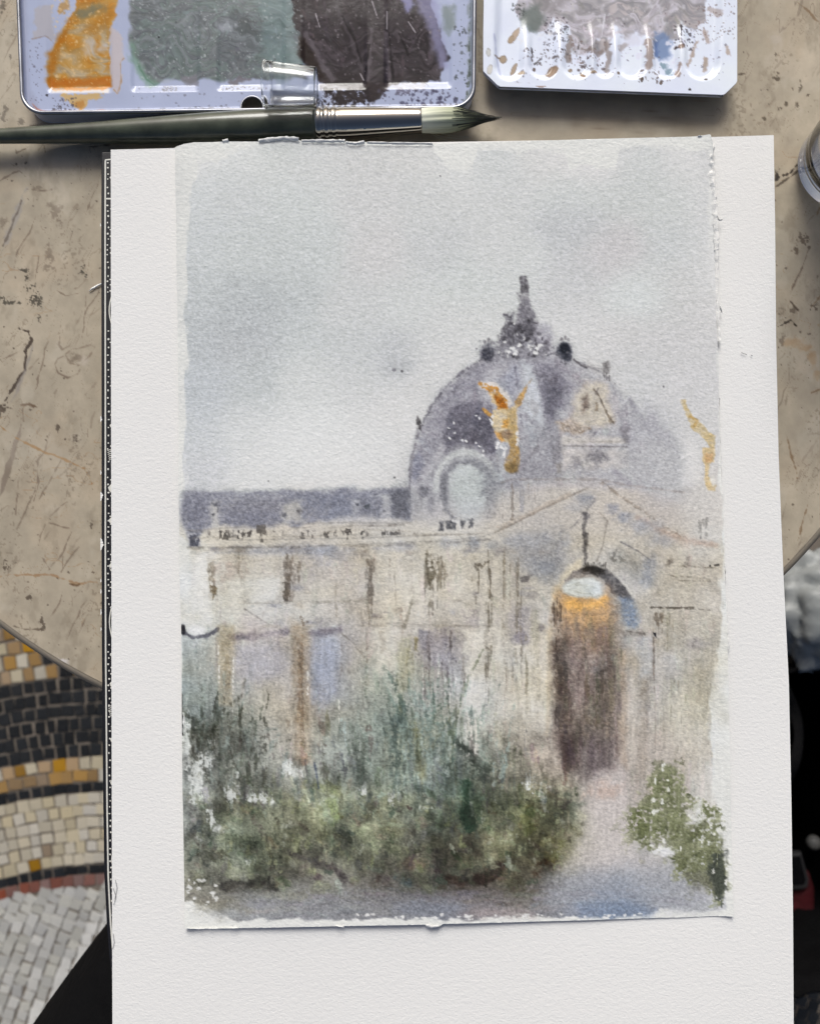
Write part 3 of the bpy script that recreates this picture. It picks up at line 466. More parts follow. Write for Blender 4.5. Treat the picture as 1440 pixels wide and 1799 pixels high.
    ACC1 = (([(676,1172),(700,1215),(712,1250),(705,1280)],(3,9),(96,112,106),.6),([(690,1180),(705,1200)],4,(80,88,84),.5),([(664,1200),(690,1240),(720,1290)],(4,14),(120,136,128),.5),([(700,1260),(694,1310),(700,1370)],(10,26),(84,98,94),.55),
        ([(730,1270),(734,1320),(740,1360)],(6,18),(132,132,92),.65),([(800,1300),(830,1330),(850,1360)],(8,30),(66,74,68),.6),([(815,1320),(840,1345),(870,1350)],(20,14),(56,62,56),.5),([(820,1375),(818,1420),(826,1450)],(14,26),(40,70,50),.75),([(838,1410),(842,1440)],16,(54,84,56),.55),
        ([(640,1300),(636,1350),(640,1400)],(10,30),(96,106,96),.5),([(770,1290),(782,1340),(790,1390)],(6,24),(110,128,120),.5),([(880,1300),(905,1330),(940,1370)],(10,30),(120,118,104),.45),([(940,1340),(970,1380),(985,1420)],(10,26),(112,108,94),.5),([(850,1240),(842,1290),(850,1340)],(5,16),(146,160,150),.5))
    for p,w,col,a in ACC1: c.line(p,w,col,a,8,6,18,gran=.5,dry=.1,drag=.6)
    for k in range(95):
        an = R.gauss(0, .30); bx_ = 735 + R.uniform(-50, 70); by_ = R.uniform(1330, 1430); L_ = R.uniform(90, 230) * (1 - .5 * abs(an))
        pts_ = [(bx_ + math.sin(an * t * 1.15) * L_ * t, by_ - L_ * t * math.cos(an * .7)) for t in (0, .35, .7, 1)]
        c.line(pts_, (R.uniform(6, 12), R.uniform(1.2, 3)), R.choice([(140,158,150),(122,140,132),(104,120,112),(92,106,98),(156,170,162),(124,130,108),(84,96,90)]), R.uniform(.3, .65), 2.5, 3, 10, dry=.2, drag=.5)
    for k in range(60):
        an = R.gauss(.1, .4); bx_ = 350 + R.uniform(-25, 110); by_ = R.uniform(1290, 1400); L_ = R.uniform(50, 130)
        c.line([(bx_, by_), (bx_ + math.sin(an) * L_ * .5, by_ - L_ * .5), (bx_ + math.sin(an) * L_, by_ - L_ * math.cos(an))], (R.uniform(7, 15), R.uniform(2, 5)), R.choice([(82,84,76),(96,98,90),(120,130,124),(70,70,62),(138,150,144)]), R.uniform(.3, .65), 3, 4, 10, dry=.25, drag=.6)
    # white dry-brush lights on the left
    for q in ((328,1330,14,60),(345,1375,18,38),(362,1340,16,18),(372,1330,10,16),(410,1390,12,16),(405,1400,9,14),(450,1398,22,14),(372,1440,9,24),(380,1455,12,12),(505,1345,12,14),(520,1362,12,10),(372,1305,8,8),(415,1360,6,12),(640,1385,14,10),(690,1405,10,16),(560,1408,8,8),(470,1410,14,8),(745,1420,10,6),(930,1375,14,16),(955,1395,14,18),(870,1415,3,12),(826,1412,3,8),(515,1450,12,9),(350,1480,9,8),(440,1515,10,8)):
        c.ell(q[0],q[1],q[2],q[3],(214,219,215),.85,.7,.7,6,dry=.42,drag=.62)
    # bush masses
    pal = [(120,124,88),(96,100,70),(132,140,98),(84,96,80),(70,66,56),(108,112,94),(146,152,120),(92,88,76),(60,62,52)]
    for k in range(230):
        x = R.uniform(335,1010); y = R.uniform(1400,1560)
        if x > 1030-(y-1400)*.55: continue
        c.ell(x,y,R.uniform(6,22),R.uniform(5,14),R.choice(pal),R.uniform(.18,.5),.8,.6,12,gran=.6,rot=R.uniform(-.9,.9))
    ACC2 = (([(505,1495),(530,1505),(560,1518),(590,1525),(605,1550)],(9,14),(62,58,58),.75),([(600,1455),(606,1480),(590,1500)],(18,12),(66,68,62),.65),([(580,1412),(590,1435),(585,1450)],(16,8),(112,130,72),.6),([(560,1380),(590,1390)],(16,20),(124,134,80),.65),([(390,1555),(440,1550),(470,1545),(478,1560)],(12,18),(50,50,46),.8),([(400,1560),(470,1562)],14,(78,74,68),.5),([(405,1470),(440,1480),(460,1480)],16,(78,88,68),.55),([(730,1382),(740,1386)],10,(62,76,68),.7),([(758,1436),(775,1446),(790,1455)],(16,10),(58,66,52),.75),
        ([(800,1455),(830,1490),(850,1510)],(4,10),(70,64,54),.6),([(790,1460),(815,1500)],3,(168,166,132),.55),([(765,1500),(768,1540),(775,1550)],(12,8),(64,60,60),.65),([(790,1545),(810,1550)],(14,18),(54,42,36),.75),([(842,1545),(865,1535),(875,1525)],(20,22),(46,34,30),.85),([(672,1540),(682,1560)],(12,18),(68,64,62),.7),([(720,1515),(740,1518)],20,(104,86,74),.5),([(925,1420),(930,1455)],(14,20),(122,130,60),.65),([(985,1480),(970,1510)],(14,12),(120,124,60),.5),([(1000,1450),(1020,1465)],(8,6),(84,82,56),.6),
        ([(945,1520),(955,1512),(968,1516)],5,(64,40,26),.75),([(938,1535),(960,1530),(985,1525)],5,(70,46,32),.6),([(960,1510),(970,1520)],3,(44,32,24),.85),([(935,1562),(965,1560)],(10,14),(104,100,100),.6),([(890,1540),(910,1560)],26,(80,76,56),.5),([(1000,1474),(1002,1478)],4,(50,50,36),.9),([(1021,1450),(1024,1453)],3,(60,60,46),.9),([(640,1460),(660,1490)],(20,12),(150,162,118),.5),([(550,1435),(565,1470)],(30,20),(148,152,112),.45),([(505,1430),(530,1470)],(24,16),(160,160,132),.4))
    for p,w,col,a in ACC2: c.line(p,w,col,a,5,6,10,gran=.5)
    for k in range(60):
        x = R.uniform(940,1000); y = R.uniform(1360,1500)
        c.line([(x,y),(x+R.uniform(-4,6),y+R.uniform(12,34))],R.uniform(2,6),R.choice([(104,98,76),(84,76,62),(128,130,92),(70,60,52),(150,146,124)]),R.uniform(.3,.6),2,3,8,dry=.3,drag=.8)
    fo = lambda x, y: y > 1255 + 60 * abs(math.sin(x * .011)) and x < 1035 - max(0, y - 1400) * .45
    dabs(c, 420, 332, 1230, 1000, 1420, .62, 1.22, (18, 64), (3, 14), (1.5, .22), 35, (.3, .7), 8, dry=.3, drag=.75, inside=fo)
    dabs(c, 520, 335, 1390, 1030, 1560, .58, 1.28, (6, 24), (4, 13), (.9, .8), 36, (.3, .75), 9, dry=.2, drag=.4, inside=fo)
    for p,w,col,a in ACC1: c.line(p,w,tuple(v*.86 for v in col),a*.85,7,6,16,gran=.5,dry=.1,drag=.6)
    for p,w,col,a in ACC2: c.line(p,w,tuple(v*.95 for v in col),a*.42,8,8,12,gran=.5,dry=.12,drag=.3)
    for x,y,rx,ry in ((822,1420,16,30),(835,1440,14,18),(452,1500,40,22),(440,1480,30,16),(400,1500,40,30),(360,1290,30,40),(420,1345,30,26),(600,1470,22,26),(705,1330,24,50),(850,1350,40,30),(770,1520,50,26),(860,1530,30,22),(690,1500,30,26)): c.ell(x,y,rx,ry,(58,66,54),.34,.8,.5,14,dry=.12,drag=.4)
    dabs(c, 160, 335, 1560, 1240, 1606, .86, 1.12, (30, 90), (4, 12), (0, .12), 37, (.3, .6), 5, dry=.1, drag=0)
    dabs(c, 120, 980, 1100, 1090, 1360, .78, 1.16, (20, 70), (4, 12), (1.57, .05), 38, (.25, .6), 6, dry=.2, drag=.8)
    fm = _ss(1240, 1330, Y + 40 * fbm(X, Y, 90, 90, 92, 3)) * _ss(1575, 1540, Y) * _ss(1050, 1000, X + np.clip(Y - 1400, 0, 200) * .4)
    c.C *= (1 + fm * np.clip(.34 * fbm(X, Y, 74, 58, 93, 4, .6) + .20 * fbm(X, Y, 22, 34, 95, 3), -.42, .42))[..., None]
    R = random.Random(91)
    for k in range(130):
        x, y = R.uniform(345, 1010), R.uniform(1385, 1520)
        if fo(x, y): c.line([(x, y), (x + R.uniform(-9, 9), y + R.uniform(5, 20))], (R.uniform(3, 8), R.uniform(6, 15)), R.choice([(150,156,112),(138,146,98),(160,164,134),(172,178,160),(128,138,86)]), R.uniform(.25, .6), 3, 5, 9, dry=.25, drag=.5)
    for k in range(70):
        x, y = R.uniform(560, 900), R.uniform(1200, 1380)
        c.line([(x, y), (x + (x - 735) * .08 + R.uniform(-4, 4), y - R.uniform(24, 70))], (R.uniform(4, 9), 1.4), R.choice([(164,178,170),(150,166,158),(176,186,178),(96,110,102)]), R.uniform(.3, .6), 2, 3, 9, dry=.25, drag=.6)
    for k in range(50):
        x, y = R.uniform(335, 470), R.uniform(1240, 1410)
        c.line([(x, y), (x + R.uniform(-6, 14), y - R.uniform(20, 60))], (R.uniform(5, 12), 2), R.choice([(66,66,58),(80,82,74),(96,102,94)]), R.uniform(.35, .65), 2.5, 4, 9, dry=.28, drag=.6)
    for q in ((345,1375,14,36),(362,1338,12,12),(405,1396,10,16),(452,1402,20,10),(372,1440,7,22),(505,1348,10,12),(690,1408,8,12),(930,1380,10,12),(640,1390,10,8),(330,1300,5,50)):
        c.ell(q[0],q[1],q[2],q[3],(216,221,217),.85,.7,.7,6,dry=.4,drag=.6)
    c.line([(552,1340),(556,1360),(560,1385)],2.2,(76,88,112),.7,1,1); c.line([(536,1335),(540,1362)],1.8,(100,98,104),.6,1,1)
    # ---- right bush
    gb = [(116,124,76),(98,107,58),(140,146,100),(78,86,54),(152,156,118),(110,112,88)]
    c.poly([(1150,1345),(1190,1340),(1205,1400),(1215,1470),(1250,1430),(1262,1420),(1268,1480),(1276,1560),(1262,1590),(1240,1560),(1200,1545),(1180,1510),(1176,1480),(1120,1490),(1095,1455),(1110,1420),(1140,1390)],(132,138,98),.75,5,9,14,dry=.2)
    c.poly([(1160,1350),(1180,1345),(1200,1420),(1220,1520),(1200,1545),(1180,1500),(1165,1430)],(142,146,116),.55,8,6,16,gran=.5)
    for k in range(190):
        t = R.random(); 
        x,y = R.choice([(1115+R.gauss(0,16),1455+R.gauss(0,20)),(1165+R.gauss(0,16),1385+R.gauss(0,24)),(1190+R.gauss(0,20),1450+R.gauss(0,24)),(1235+R.gauss(0,14),1470+R.gauss(0,34)),(1205+R.gauss(0,14),1515+R.gauss(0,18))])
        c.ell(x,y,R.uniform(4,13),R.uniform(4,12),R.choice(gb),R.uniform(.4,.75),.6,.6,8,dry=.25,rot=R.uniform(-1,1))
    c.poly([(1176,1440),(1196,1430),(1222,1500),(1250,1450),(1266,1470),(1276,1560),(1264,1588),(1240,1562),(1205,1548),(1184,1515)],(116,122,84),.72,6,7,14,dry=.18,drag=.6)
    c.poly([(1150,1360),(1180,1340),(1204,1400),(1200,1450),(1160,1470),(1110,1470),(1100,1450),(1130,1410)],(118,126,80),.6,6,8,12,dry=.3,drag=.4)
    c.poly([(1098,1452),(1112,1430),(1130,1418),(1128,1440),(1104,1462)],(96,106,52),.75,2,5,7,dry=.25); c.poly([(1120,1450),(1140,1440),(1138,1475),(1122,1482)],(98,108,58),.7,3,5,8,dry=.2)
    c.poly([(1252,1500),(1270,1490),(1276,1560),(1266,1592),(1250,1565),(1240,1535)],(62,68,62),.85,4,6,10,dry=.2,drag=.7); c.poly([(1200,1535),(1240,1530),(1250,1560),(1215,1565)],(112,112,100),.6,5,6,10,gran=.5)
    c.poly([(1222,1430),(1234,1420),(1232,1480),(1226,1490)],(98,108,58),.6,4,4,8,dry=.2,drag=.7)
    for k in range(34):
        x,y = R.choice([(1150+R.gauss(0,22),1420+R.gauss(0,18)),(1236+R.gauss(0,10),1430+R.gauss(0,26)),(1255+R.gauss(0,8),1470+R.gauss(0,40)),(1170+R.gauss(0,10),1370+R.gauss(0,26)),(1165+R.gauss(0,12),1492+R.gauss(0,7))])
        c.ell(x,y,R.uniform(1.5,4.5),R.uniform(1.5,5.5),(224,226,219),.9,.5,.8,5,dry=.3,drag=.5)
    c.ell(1168,1498,18,8,(226,228,229),.9,.4,.5,8); c.ell(1225,1424,10,22,(220,222,220),.7,.5,.5,8,dry=.3)
    c.poly([(1120,1505),(1132,1503),(1134,1518),(1124,1520)],(140,140,108),.7,2.5,3,7,dry=.2); c.poly([(1194,1330),(1202,1328),(1202,1345),(1196,1346)],(90,92,66),.7,2,3,5,dry=.25)
    # path and puddle
    c.poly([(1046,1360),(1090,1350),(1110,1400),(1100,1450),(1120,1500),(1160,1510),(1150,1530),(980,1530),(1010,1490),(1040,1440)],(204,198,195),.55,10,6,20,gran=.4)
    c.ell(1062,1388,22,14,(200,170,152),.5,.8,.5,10,gran=.4); c.poly([(960,1530),(1150,1520),(1220,1560),(1240,1600),(950,1600)],(160,164,172),.45,12,6,26,gran=.5)
    c.poly([(1010,1590),(1050,1580),(1110,1582),(1150,1600),(1140,1612),(1020,1612)],(116,136,166),.6,6,4,14,gran=.5); c.poly([(690,1586),(780,1582),(830,1590),(800,1606),(690,1606)],(126,134,150),.55,6,5,14,gran=.5)
    c.poly([(830,1596),(920,1594),(940,1612),(826,1612)],(170,160,158),.5,5,4,12,gran=.4); c.poly([(345,1580),(420,1575),(440,1600),(380,1612),(345,1600)],(140,138,122),.45,8,6,14,gran=.5); c.ell(400,1604,30,9,(168,173,180),.5,.7,.4)
    c.line([(878,1584),(884,1592)],1.4,(90,92,100),.6,.8,.6); c.line([(925,1566),(934,1558)],2,(140,136,134),.5)
    for k in range(70): c.ell(R.uniform(600,1130),1613+R.uniform(-8,6),R.uniform(1.5,5),R.uniform(1,2.4),(228,229,227),.85,.4,.5)
    for k in range(30): c.ell(R.uniform(330,380),R.uniform(1540,1612),R.uniform(1.5,5),R.uniform(1,3),(226,228,225),.8,.4,.5)
    c.line([(319,1220),(320,1260),(321,1290)],3.2,(40,40,42),.9,.8,1,8)
    fz = _ss(905, 960, Y) * _ss(1330, 1240, Y) * (1 - _ss(.5, .9, lum))
    mot = fbm(X, Y, 20, 34, 191, 4, .6); m2 = fbm(X, Y, 54, 46, 195, 3)
    c.C *= (1 + fz * (.055 * mot + .035 * m2))[..., None]
    c.C[..., 2] += fz * np.clip(m2, -1, 1) * 5; c.C[..., 0] -= fz * np.clip(m2, -1, 1) * 2.5
    c.C += (fz * np.clip((224 - c.C.mean(2)) / 24., 0, 1))[..., None] * ((c.C - np.array((190, 186, 179), np.float32)) * .13 + np.array((.5, 1.2, -1.5), np.float32))
    gl = np.exp(-((X - 560) / 170) ** 2 - ((Y - 800) / 62) ** 2) * (Y < 856); c.C += (gl * .45)[..., None] * (np.array((223, 225, 224), np.float32) - c.C)
    dz = np.exp(-(((X - 930) / 200) ** 2 + ((Y - 760) / 130) ** 2) ** 2); c.C *= (1 + dz * .07 * fbm(X, Y, 16, 20, 197, 4, .6))[..., None]
    # ---- overall pigment granulation and paper tooth
    dark = np.clip((226 - c.C.mean(2)) / 120., 0, 1)
    tt = fbm(X, Y, 3.4, 3.0, 777, 2, .7) + .55 * vnoise(X, Y, 1.9, 1.9, 781)
    c.C *= (1 + (.016 + .17 * dark * (1.25 - dark * .4)) * tt - (.015 + .08 * dark) * fbm(X, Y, 4.2, 22, 913, 2) * _ss(1060, 1180, Y) * _ss(1590, 1500, Y) * (dark > .02))[..., None]
    # the pigments are greyed: blues and violets most of all, ochre and gold least
    g = c.C.mean(2); bl = np.clip(c.C[..., 2] - (c.C[..., 0] + c.C[..., 1]) / 2, 0, 40) / 40.; gr_ = np.clip(c.C[..., 1] - (c.C[..., 0] + c.C[..., 2]) / 2, 0, 30) / 30.
    pk = np.clip((c.C[..., 0] + c.C[..., 2]) / 2 - c.C[..., 1], 0, 12) / 12.
    k = 1 - np.clip(.04 + .10 * (bl > .02) * np.clip(bl * 4, 0, 1) + .3 * gr_ + .3 * pk, 0, .5) * ~((c.C[..., 0] - c.C[..., 2] > 40) & (c.C[..., 0] > c.C[..., 1] + 12))
    c.C[:] = g[..., None] + (c.C - g[..., None]) * k[..., None]
    wash = np.clip((226 - c.C.mean(2)) / 30., 0, 1) * np.clip((c.C[..., 2] - c.C[..., 0] + 4) / 8., 0, 1)
    sk_ = wash * _ss(900, 860, Y) * _ss(70, 40, 226 - c.C.mean(2)); c.C[..., 0] += .6 * sk_; c.C[..., 1] += 2.6 * sk_; c.C[..., 2] -= .6 * sk_; c.C += (sk_ * (226 - c.C.mean(2)) * .0)[..., None]
    np.clip(c.C, 6, 240, out=c.C)
    return c
def swirl(c, pts, cols, seed, a=.8, soft=5, rough=7, scale=(40, 9), warp=26):
    """paint pushed round with a wet brush: banded, domain-warped streaks"""
    xs = [p[0] for p in pts]; ys = [p[1] for p in pts]
    sl = c.box(min(xs) - 16, min(ys) - 16, max(xs) + 16, max(ys) + 16)
    X, Y = c.X[sl], c.Y[sl]
    D, _ = c.dist(sl, pts, True)
    m = a * _ss(soft, -soft, D + c.rough(sl, rough, 20))
    u = X + warp * fbm(X, Y, 52, 52, seed, 3); v = Y + warp * fbm(X, Y, 52, 52, seed + 1, 3)
    f = fbm(u, v, scale[0], scale[1], seed + 2, 4) * .5 + .5 + .25 * fbm(u, v, 60, 60, seed + 4, 2)
    f = np.clip(f, 0, .999) * (len(cols) - 1)
    i = f.astype(int); t = (f - i)[..., None]
    P = np.array(cols, np.float32)
    col = P[i] * (1 - t) + P[np.minimum(i + 1, len(cols) - 1)] * t
    fine = fbm(u, v, 16, 4.2, seed + 7, 2)
    col = col * (1 + .08 * fine[..., None])
    c.C[sl] += m[..., None] * (col - c.C[sl])
    c.H[sl] += m * (.04 + .012 * fine)
    c.wet[sl] = np.maximum(c.wet[sl], m)

def paint_tin(s=0.6):
    c = Canvas(np.arange(40, 831.5, 1 / s), np.arange(-190, 196.5, 1 / s), (168, 177, 203))
    X, Y = c.X, c.Y; c.wet = np.zeros(X.shape, np.float32)
    # pressed wells: flange level 0, well floor -2.6 mm, end wall slopes up towards the viewer
    Z = np.zeros(X.shape, np.float32)
    for x0, x1 in ((88, 196), (234, 347), (384, 496), (532, 640), (678, 790)):
        e = np.minimum(_ss(x0 - 6, x0 + 4, X), _ss(x1 + 6, x1 - 4, X))
        Z -= 1.15 * e * np.clip((158.5 - Y) / 13., 0, 1) * (.2 + .8 * _ss(20, 140, Y))
    edge = np.minimum(np.minimum(X - 45, 828 - X), 192 - Y)
    Z += 1.5 * _ss(5, 0, edge)
    c.Z = Z
    c.C *= (1 + .025 * fbm(X, Y, 70, 70, 5, 3))[..., None]
    c.poly([(40,-190),(52,-190),(54,150),(70,186),(52,190),(40,150)], (150,154,176), .5, 4, 3)
    c.poly([(68,8),(98,2),(99,58),(92,63),(84,57),(74,60),(62,62),(66,48)], (170,166,170), .75, 3, 4, 10)
    c.line([(62,62),(72,60),(84,57),(92,62),(97,68)], 1.6, (140,124,116), .7)
    og = [(172,104,18),(184,122,36),(176,132,60),(176,150,106),(170,154,124),(182,122,34)]
    swirl(c, [(124,30),(142,-12),(140,-190),(214,-190),(207,20),(197,62),(195,110),(196,147),(88,147),(82,138),(86,100),(98,72),(112,50)], og, 21, .96, 2.5, 5, (44, 16), 22)
    c.poly([(84,135),(90,88),(100,70),(112,50),(124,30),(128,44),(112,74),(100,110),(94,140)], (166,98,8), .75, 5, 5, 12)
    c.poly([(88,132),(196,128),(196,146),(88,147)], (178,98,14), .8, 4, 3, 10); c.poly([(150,50),(196,10),(200,20),(170,60)], (170,110,24), .6, 5, 5, 12)
    c.poly([(136,18),(170,4),(192,2),(180,16),(146,30)], (108,110,92), .8, 5, 5, 12)
    c.poly([(150,64),(172,60),(168,86),(150,90)], (196,190,188), .6, 7, 6, 12); c.poly([(175,70),(190,68),(192,84),(174,84)], (196,196,204), .6, 5, 5, 10); c.poly([(110,0),(122,-6),(128,12),(108,18)], (172,124,52), .7, 3, 4, 8)
    c.poly([(197,40),(217,60),(220,98),(213,104),(214,140),(207,160),(199,152),(194,100)], (192,180,178), .75, 2.5, 4, 9); c.line([(219,98),(213,105),(214,140),(207,160),(200,152)], 1.6, (158,128,96), .75)
    c.poly([(92,150),(192,150),(190,157),(92,157)], (238,226,206), .6, 2, 2); c.poly([(90,148),(190,147),(180,152),(96,153)], (222,150,70), .7, 2.5, 3, 8)  # end slope of the ochre well: highlight put into the colour, plus ochre stain
    c.poly([(110,160),(182,160),(172,168),(158,172),(150,180),(143,190),(136,182),(122,174)], (200,166,106), .85, 2, 5, 9); c.poly([(128,176),(146,170),(152,178),(142,191)], (170,110,40), .6, 3, 4, 7)
    c.ell(178,191,9,2.4,(196,104,60),.9,.4,.3)
    c.line([(58,176),(66,186),(82,191),(110,192),(150,192)], 3, (170,104,84), .75, 1.5, 1.2)
    gr = [(84,90,90),(100,106,108),(116,122,124),(92,97,100),(112,124,122),(98,110,106),(124,130,132),(106,112,114)]
    swirl(c, [(222,-190),(540,-190),(532,135),(500,138),(462,134),(440,134),(420,130),(384,138),(352,136),(330,142),(306,132),(286,136),(270,146),(252,132),(238,108),(230,60)], gr, 51, .95, 4, 5, (54, 10), 34)
    teal = [(100,122,122),(112,132,132),(126,144,145),(92,110,109)]
    swirl(c, [(440,-190),(525,-190),(520,60),(532,120),(500,136),(470,120),(455,60)], teal, 81, .75, 12, 10, (26, 12), 26)
    dabs(c, 150, 240, -60, 470, 126, .82, 1.2, (16, 60), (1.5, 5), (.5, .7), 71, (.25, .6), 4, dry=.25, drag=0, soft=1.5); dabs(c, 60, 440, -60, 525, 120, .84, 1.2, (8, 30), (1.5, 5), (.9, 1.), 72, (.25, .55), 5, dry=.25, drag=0, soft=1.5)
    c.poly([(232,60),(244,100),(262,132),(276,140),(262,146),(242,128),(230,100)], (122,152,136), .75, 4, 4, 9); c.line([(244,110),(256,132),(270,143),(280,140)], 2, (84,120,100), .6)
    for k in range(15):
        R = random.Random(k); x, y = R.uniform(236, 470), R.uniform(-20, 128)
        p = [(x + 26 * math.cos(a) * R.uniform(.7, 1), y + 16 * math.sin(a)) for a in np.linspace(R.uniform(0, 2), R.uniform(3, 5), 7)]
        c.line(p, (5, 2), R.choice([(88,94,94),(164,170,174),(100,104,104)]), .35, 3, 3, 8)
    c.ell(395,45,16,9,(176,180,190),.6,.8,.6,10); c.poly([(318,128),(345,126),(346,146),(322,142)], (128,126,134), .7, 2, 4, 7); c.poly([(398,140),(420,132),(448,136),(420,142),(416,148),(402,146)], (104,98,102), .75, 2, 3, 7)
    pu = [(34,29,31),(46,40,43),(58,52,55),(38,33,35),(72,65,69),(44,38,41)]
    swirl(c, [(500,-190),(722,-190),(760,20),(774,60),(786,104),(770,142),(742,150),(708,144),(690,150),(672,168),(655,182),(640,166),(618,158),(590,152),(560,142),(540,118),(524,96),(530,70),(514,40)], pu, 121, .97, 2, 6, (60, 16), 26)
    dabs(c, 120, 520, -60, 770, 140, .6, 1.55, (24, 80), (2, 6), (1.15, .3), 73, (.25, .6), 4, dry=.2, drag=0, soft=1.8)
    c.poly([(526,66),(536,66),(556,108),(574,140),(560,138),(536,110),(522,94)], (34,24,20), .9, 4, 5, 9); c.poly([(596,120),(640,134),(646,146),(575,146)], (36,30,32), .8, 4, 4, 9); c.poly([(690,128),(738,140),(700,146),(684,140)], (40,34,36), .7, 4, 4, 9)
    for p, w, a in (([(536,60),(552,86),(568,116),(584,138)],10,.6),([(651,52),(648,100),(646,142)],6,.6),([(676,60),(680,110),(684,140)],7,.5),([(590,10),(612,60),(636,120)],7,.35)): c.line(p, w, (108,101,107), a, 2.5, 3, 9)  # streak highlights along the ridges, painted into the dark colour
    for p in ([(648,80),(643,112),(640,140)],[(682,60),(687,110),(690,140)],[(600,30),(622,70),(634,110)],[(700,60),(716,96)]): c.line(p, 3, (20,17,19), .8, 1.8, 1.6)
    for p in ([(652,4),(660,28)],[(678,22),(678,52)],[(553,24),(560,46)],[(632,128),(638,140)],[(716,40),(728,58)]): c.line(p, 2, (176,170,176), .85, .8, .6)
    c.poly([(718,-10),(764,-10),(772,50),(786,120),(770,120),(752,50)], (150,150,186), .7, 6, 5, 14); c.poly([(774,10),(796,14),(796,50),(788,64),(774,40)], (118,130,128), .75, 4, 5, 9)
    c.poly([(700,-10),(716,-10),(726,10),(714,22)], (146,146,190), .8, 4, 4, 8)
    c.poly([(640,146),(678,146),(668,172),(655,184),(640,172)], (40,32,34), .85, 3, 5, 8)
    c.poly([(576,158),(640,158),(640,180),(600,184),(578,172)], (34,26,26), .9, 2, 6, 8, dry=.3); c.poly([(690,158),(760,156),(740,166),(700,172)], (72,64,80), .5, 3, 5, 8, dry=.3)
    c.poly([(560,146),(640,150),(636,158),(562,156)], (112,108,112), .8, 2.5, 3, 8); c.poly([(684,150),(752,148),(744,157),(690,157)], (170,168,172), .6, 2, 3, 8)  # end slopes of the dark wells, their highlights painted in as paler bars
    c.specks(190,556,156,650,190,.7,3.6,(30,24,28),.95,3); c.specks(40,640,160,820,190,.7,3,(62,58,72),.85,4); c.specks(60,796,10,826,186,.6,2.6,(70,76,80),.85,5)
    c.specks(70,92,166,135,190,.6,2.2,(78,74,82),.8,6); c.specks(60,54,60,78,186,.5,1.8,(96,92,104),.7,7); c.specks(46,230,150,460,190,.5,2,(110,110,124),.7,8)
    c.line([(325,188),(350,185),(362,190),(385,184),(402,187)], 1.6, (92,92,104), .7, .8, 1.6, 5); c.ell(240,191,10,3,(120,120,140),.7,.5,.4); c.ell(285,190,6,3,(88,92,108),.8,.5,.4); c.ell(84,161,2.2,2.4,(44,40,44),.95); c.ell(279,61,1.8,1.4,(40,40,44),.9)
    c.specks(90,284,146,310,157,.5,1.6,(120,120,124),.7,9); c.specks(40,386,148,460,157,.6,2,(110,104,108),.8,19); c.specks(50,706,160,800,190,1,4,(60,58,80),.85,20)
    c.specks(260,96,-30,195,140,.7,2.4,(222,190,140),.5,10); c.specks(420,236,-40,530,132,.6,1.9,(190,196,198),.55,11); c.specks(200,540,-30,770,140,.7,2,(156,148,154),.5,12); c.specks(60,300,20,520,130,.7,1.6,(64,68,70),.6,13)
    c.poly([(818,-190),(831,-190),(831,190),(812,194),(822,150)], (112,122,120), .55, 3, 5, 12); c.line([(823,0),(822,60),(824,120),(820,170)], 3, (70,78,66), .7, 1.6, 2.5, 8, dry=.25)
    np.clip(c.C, 6, 244, out=c.C); return c

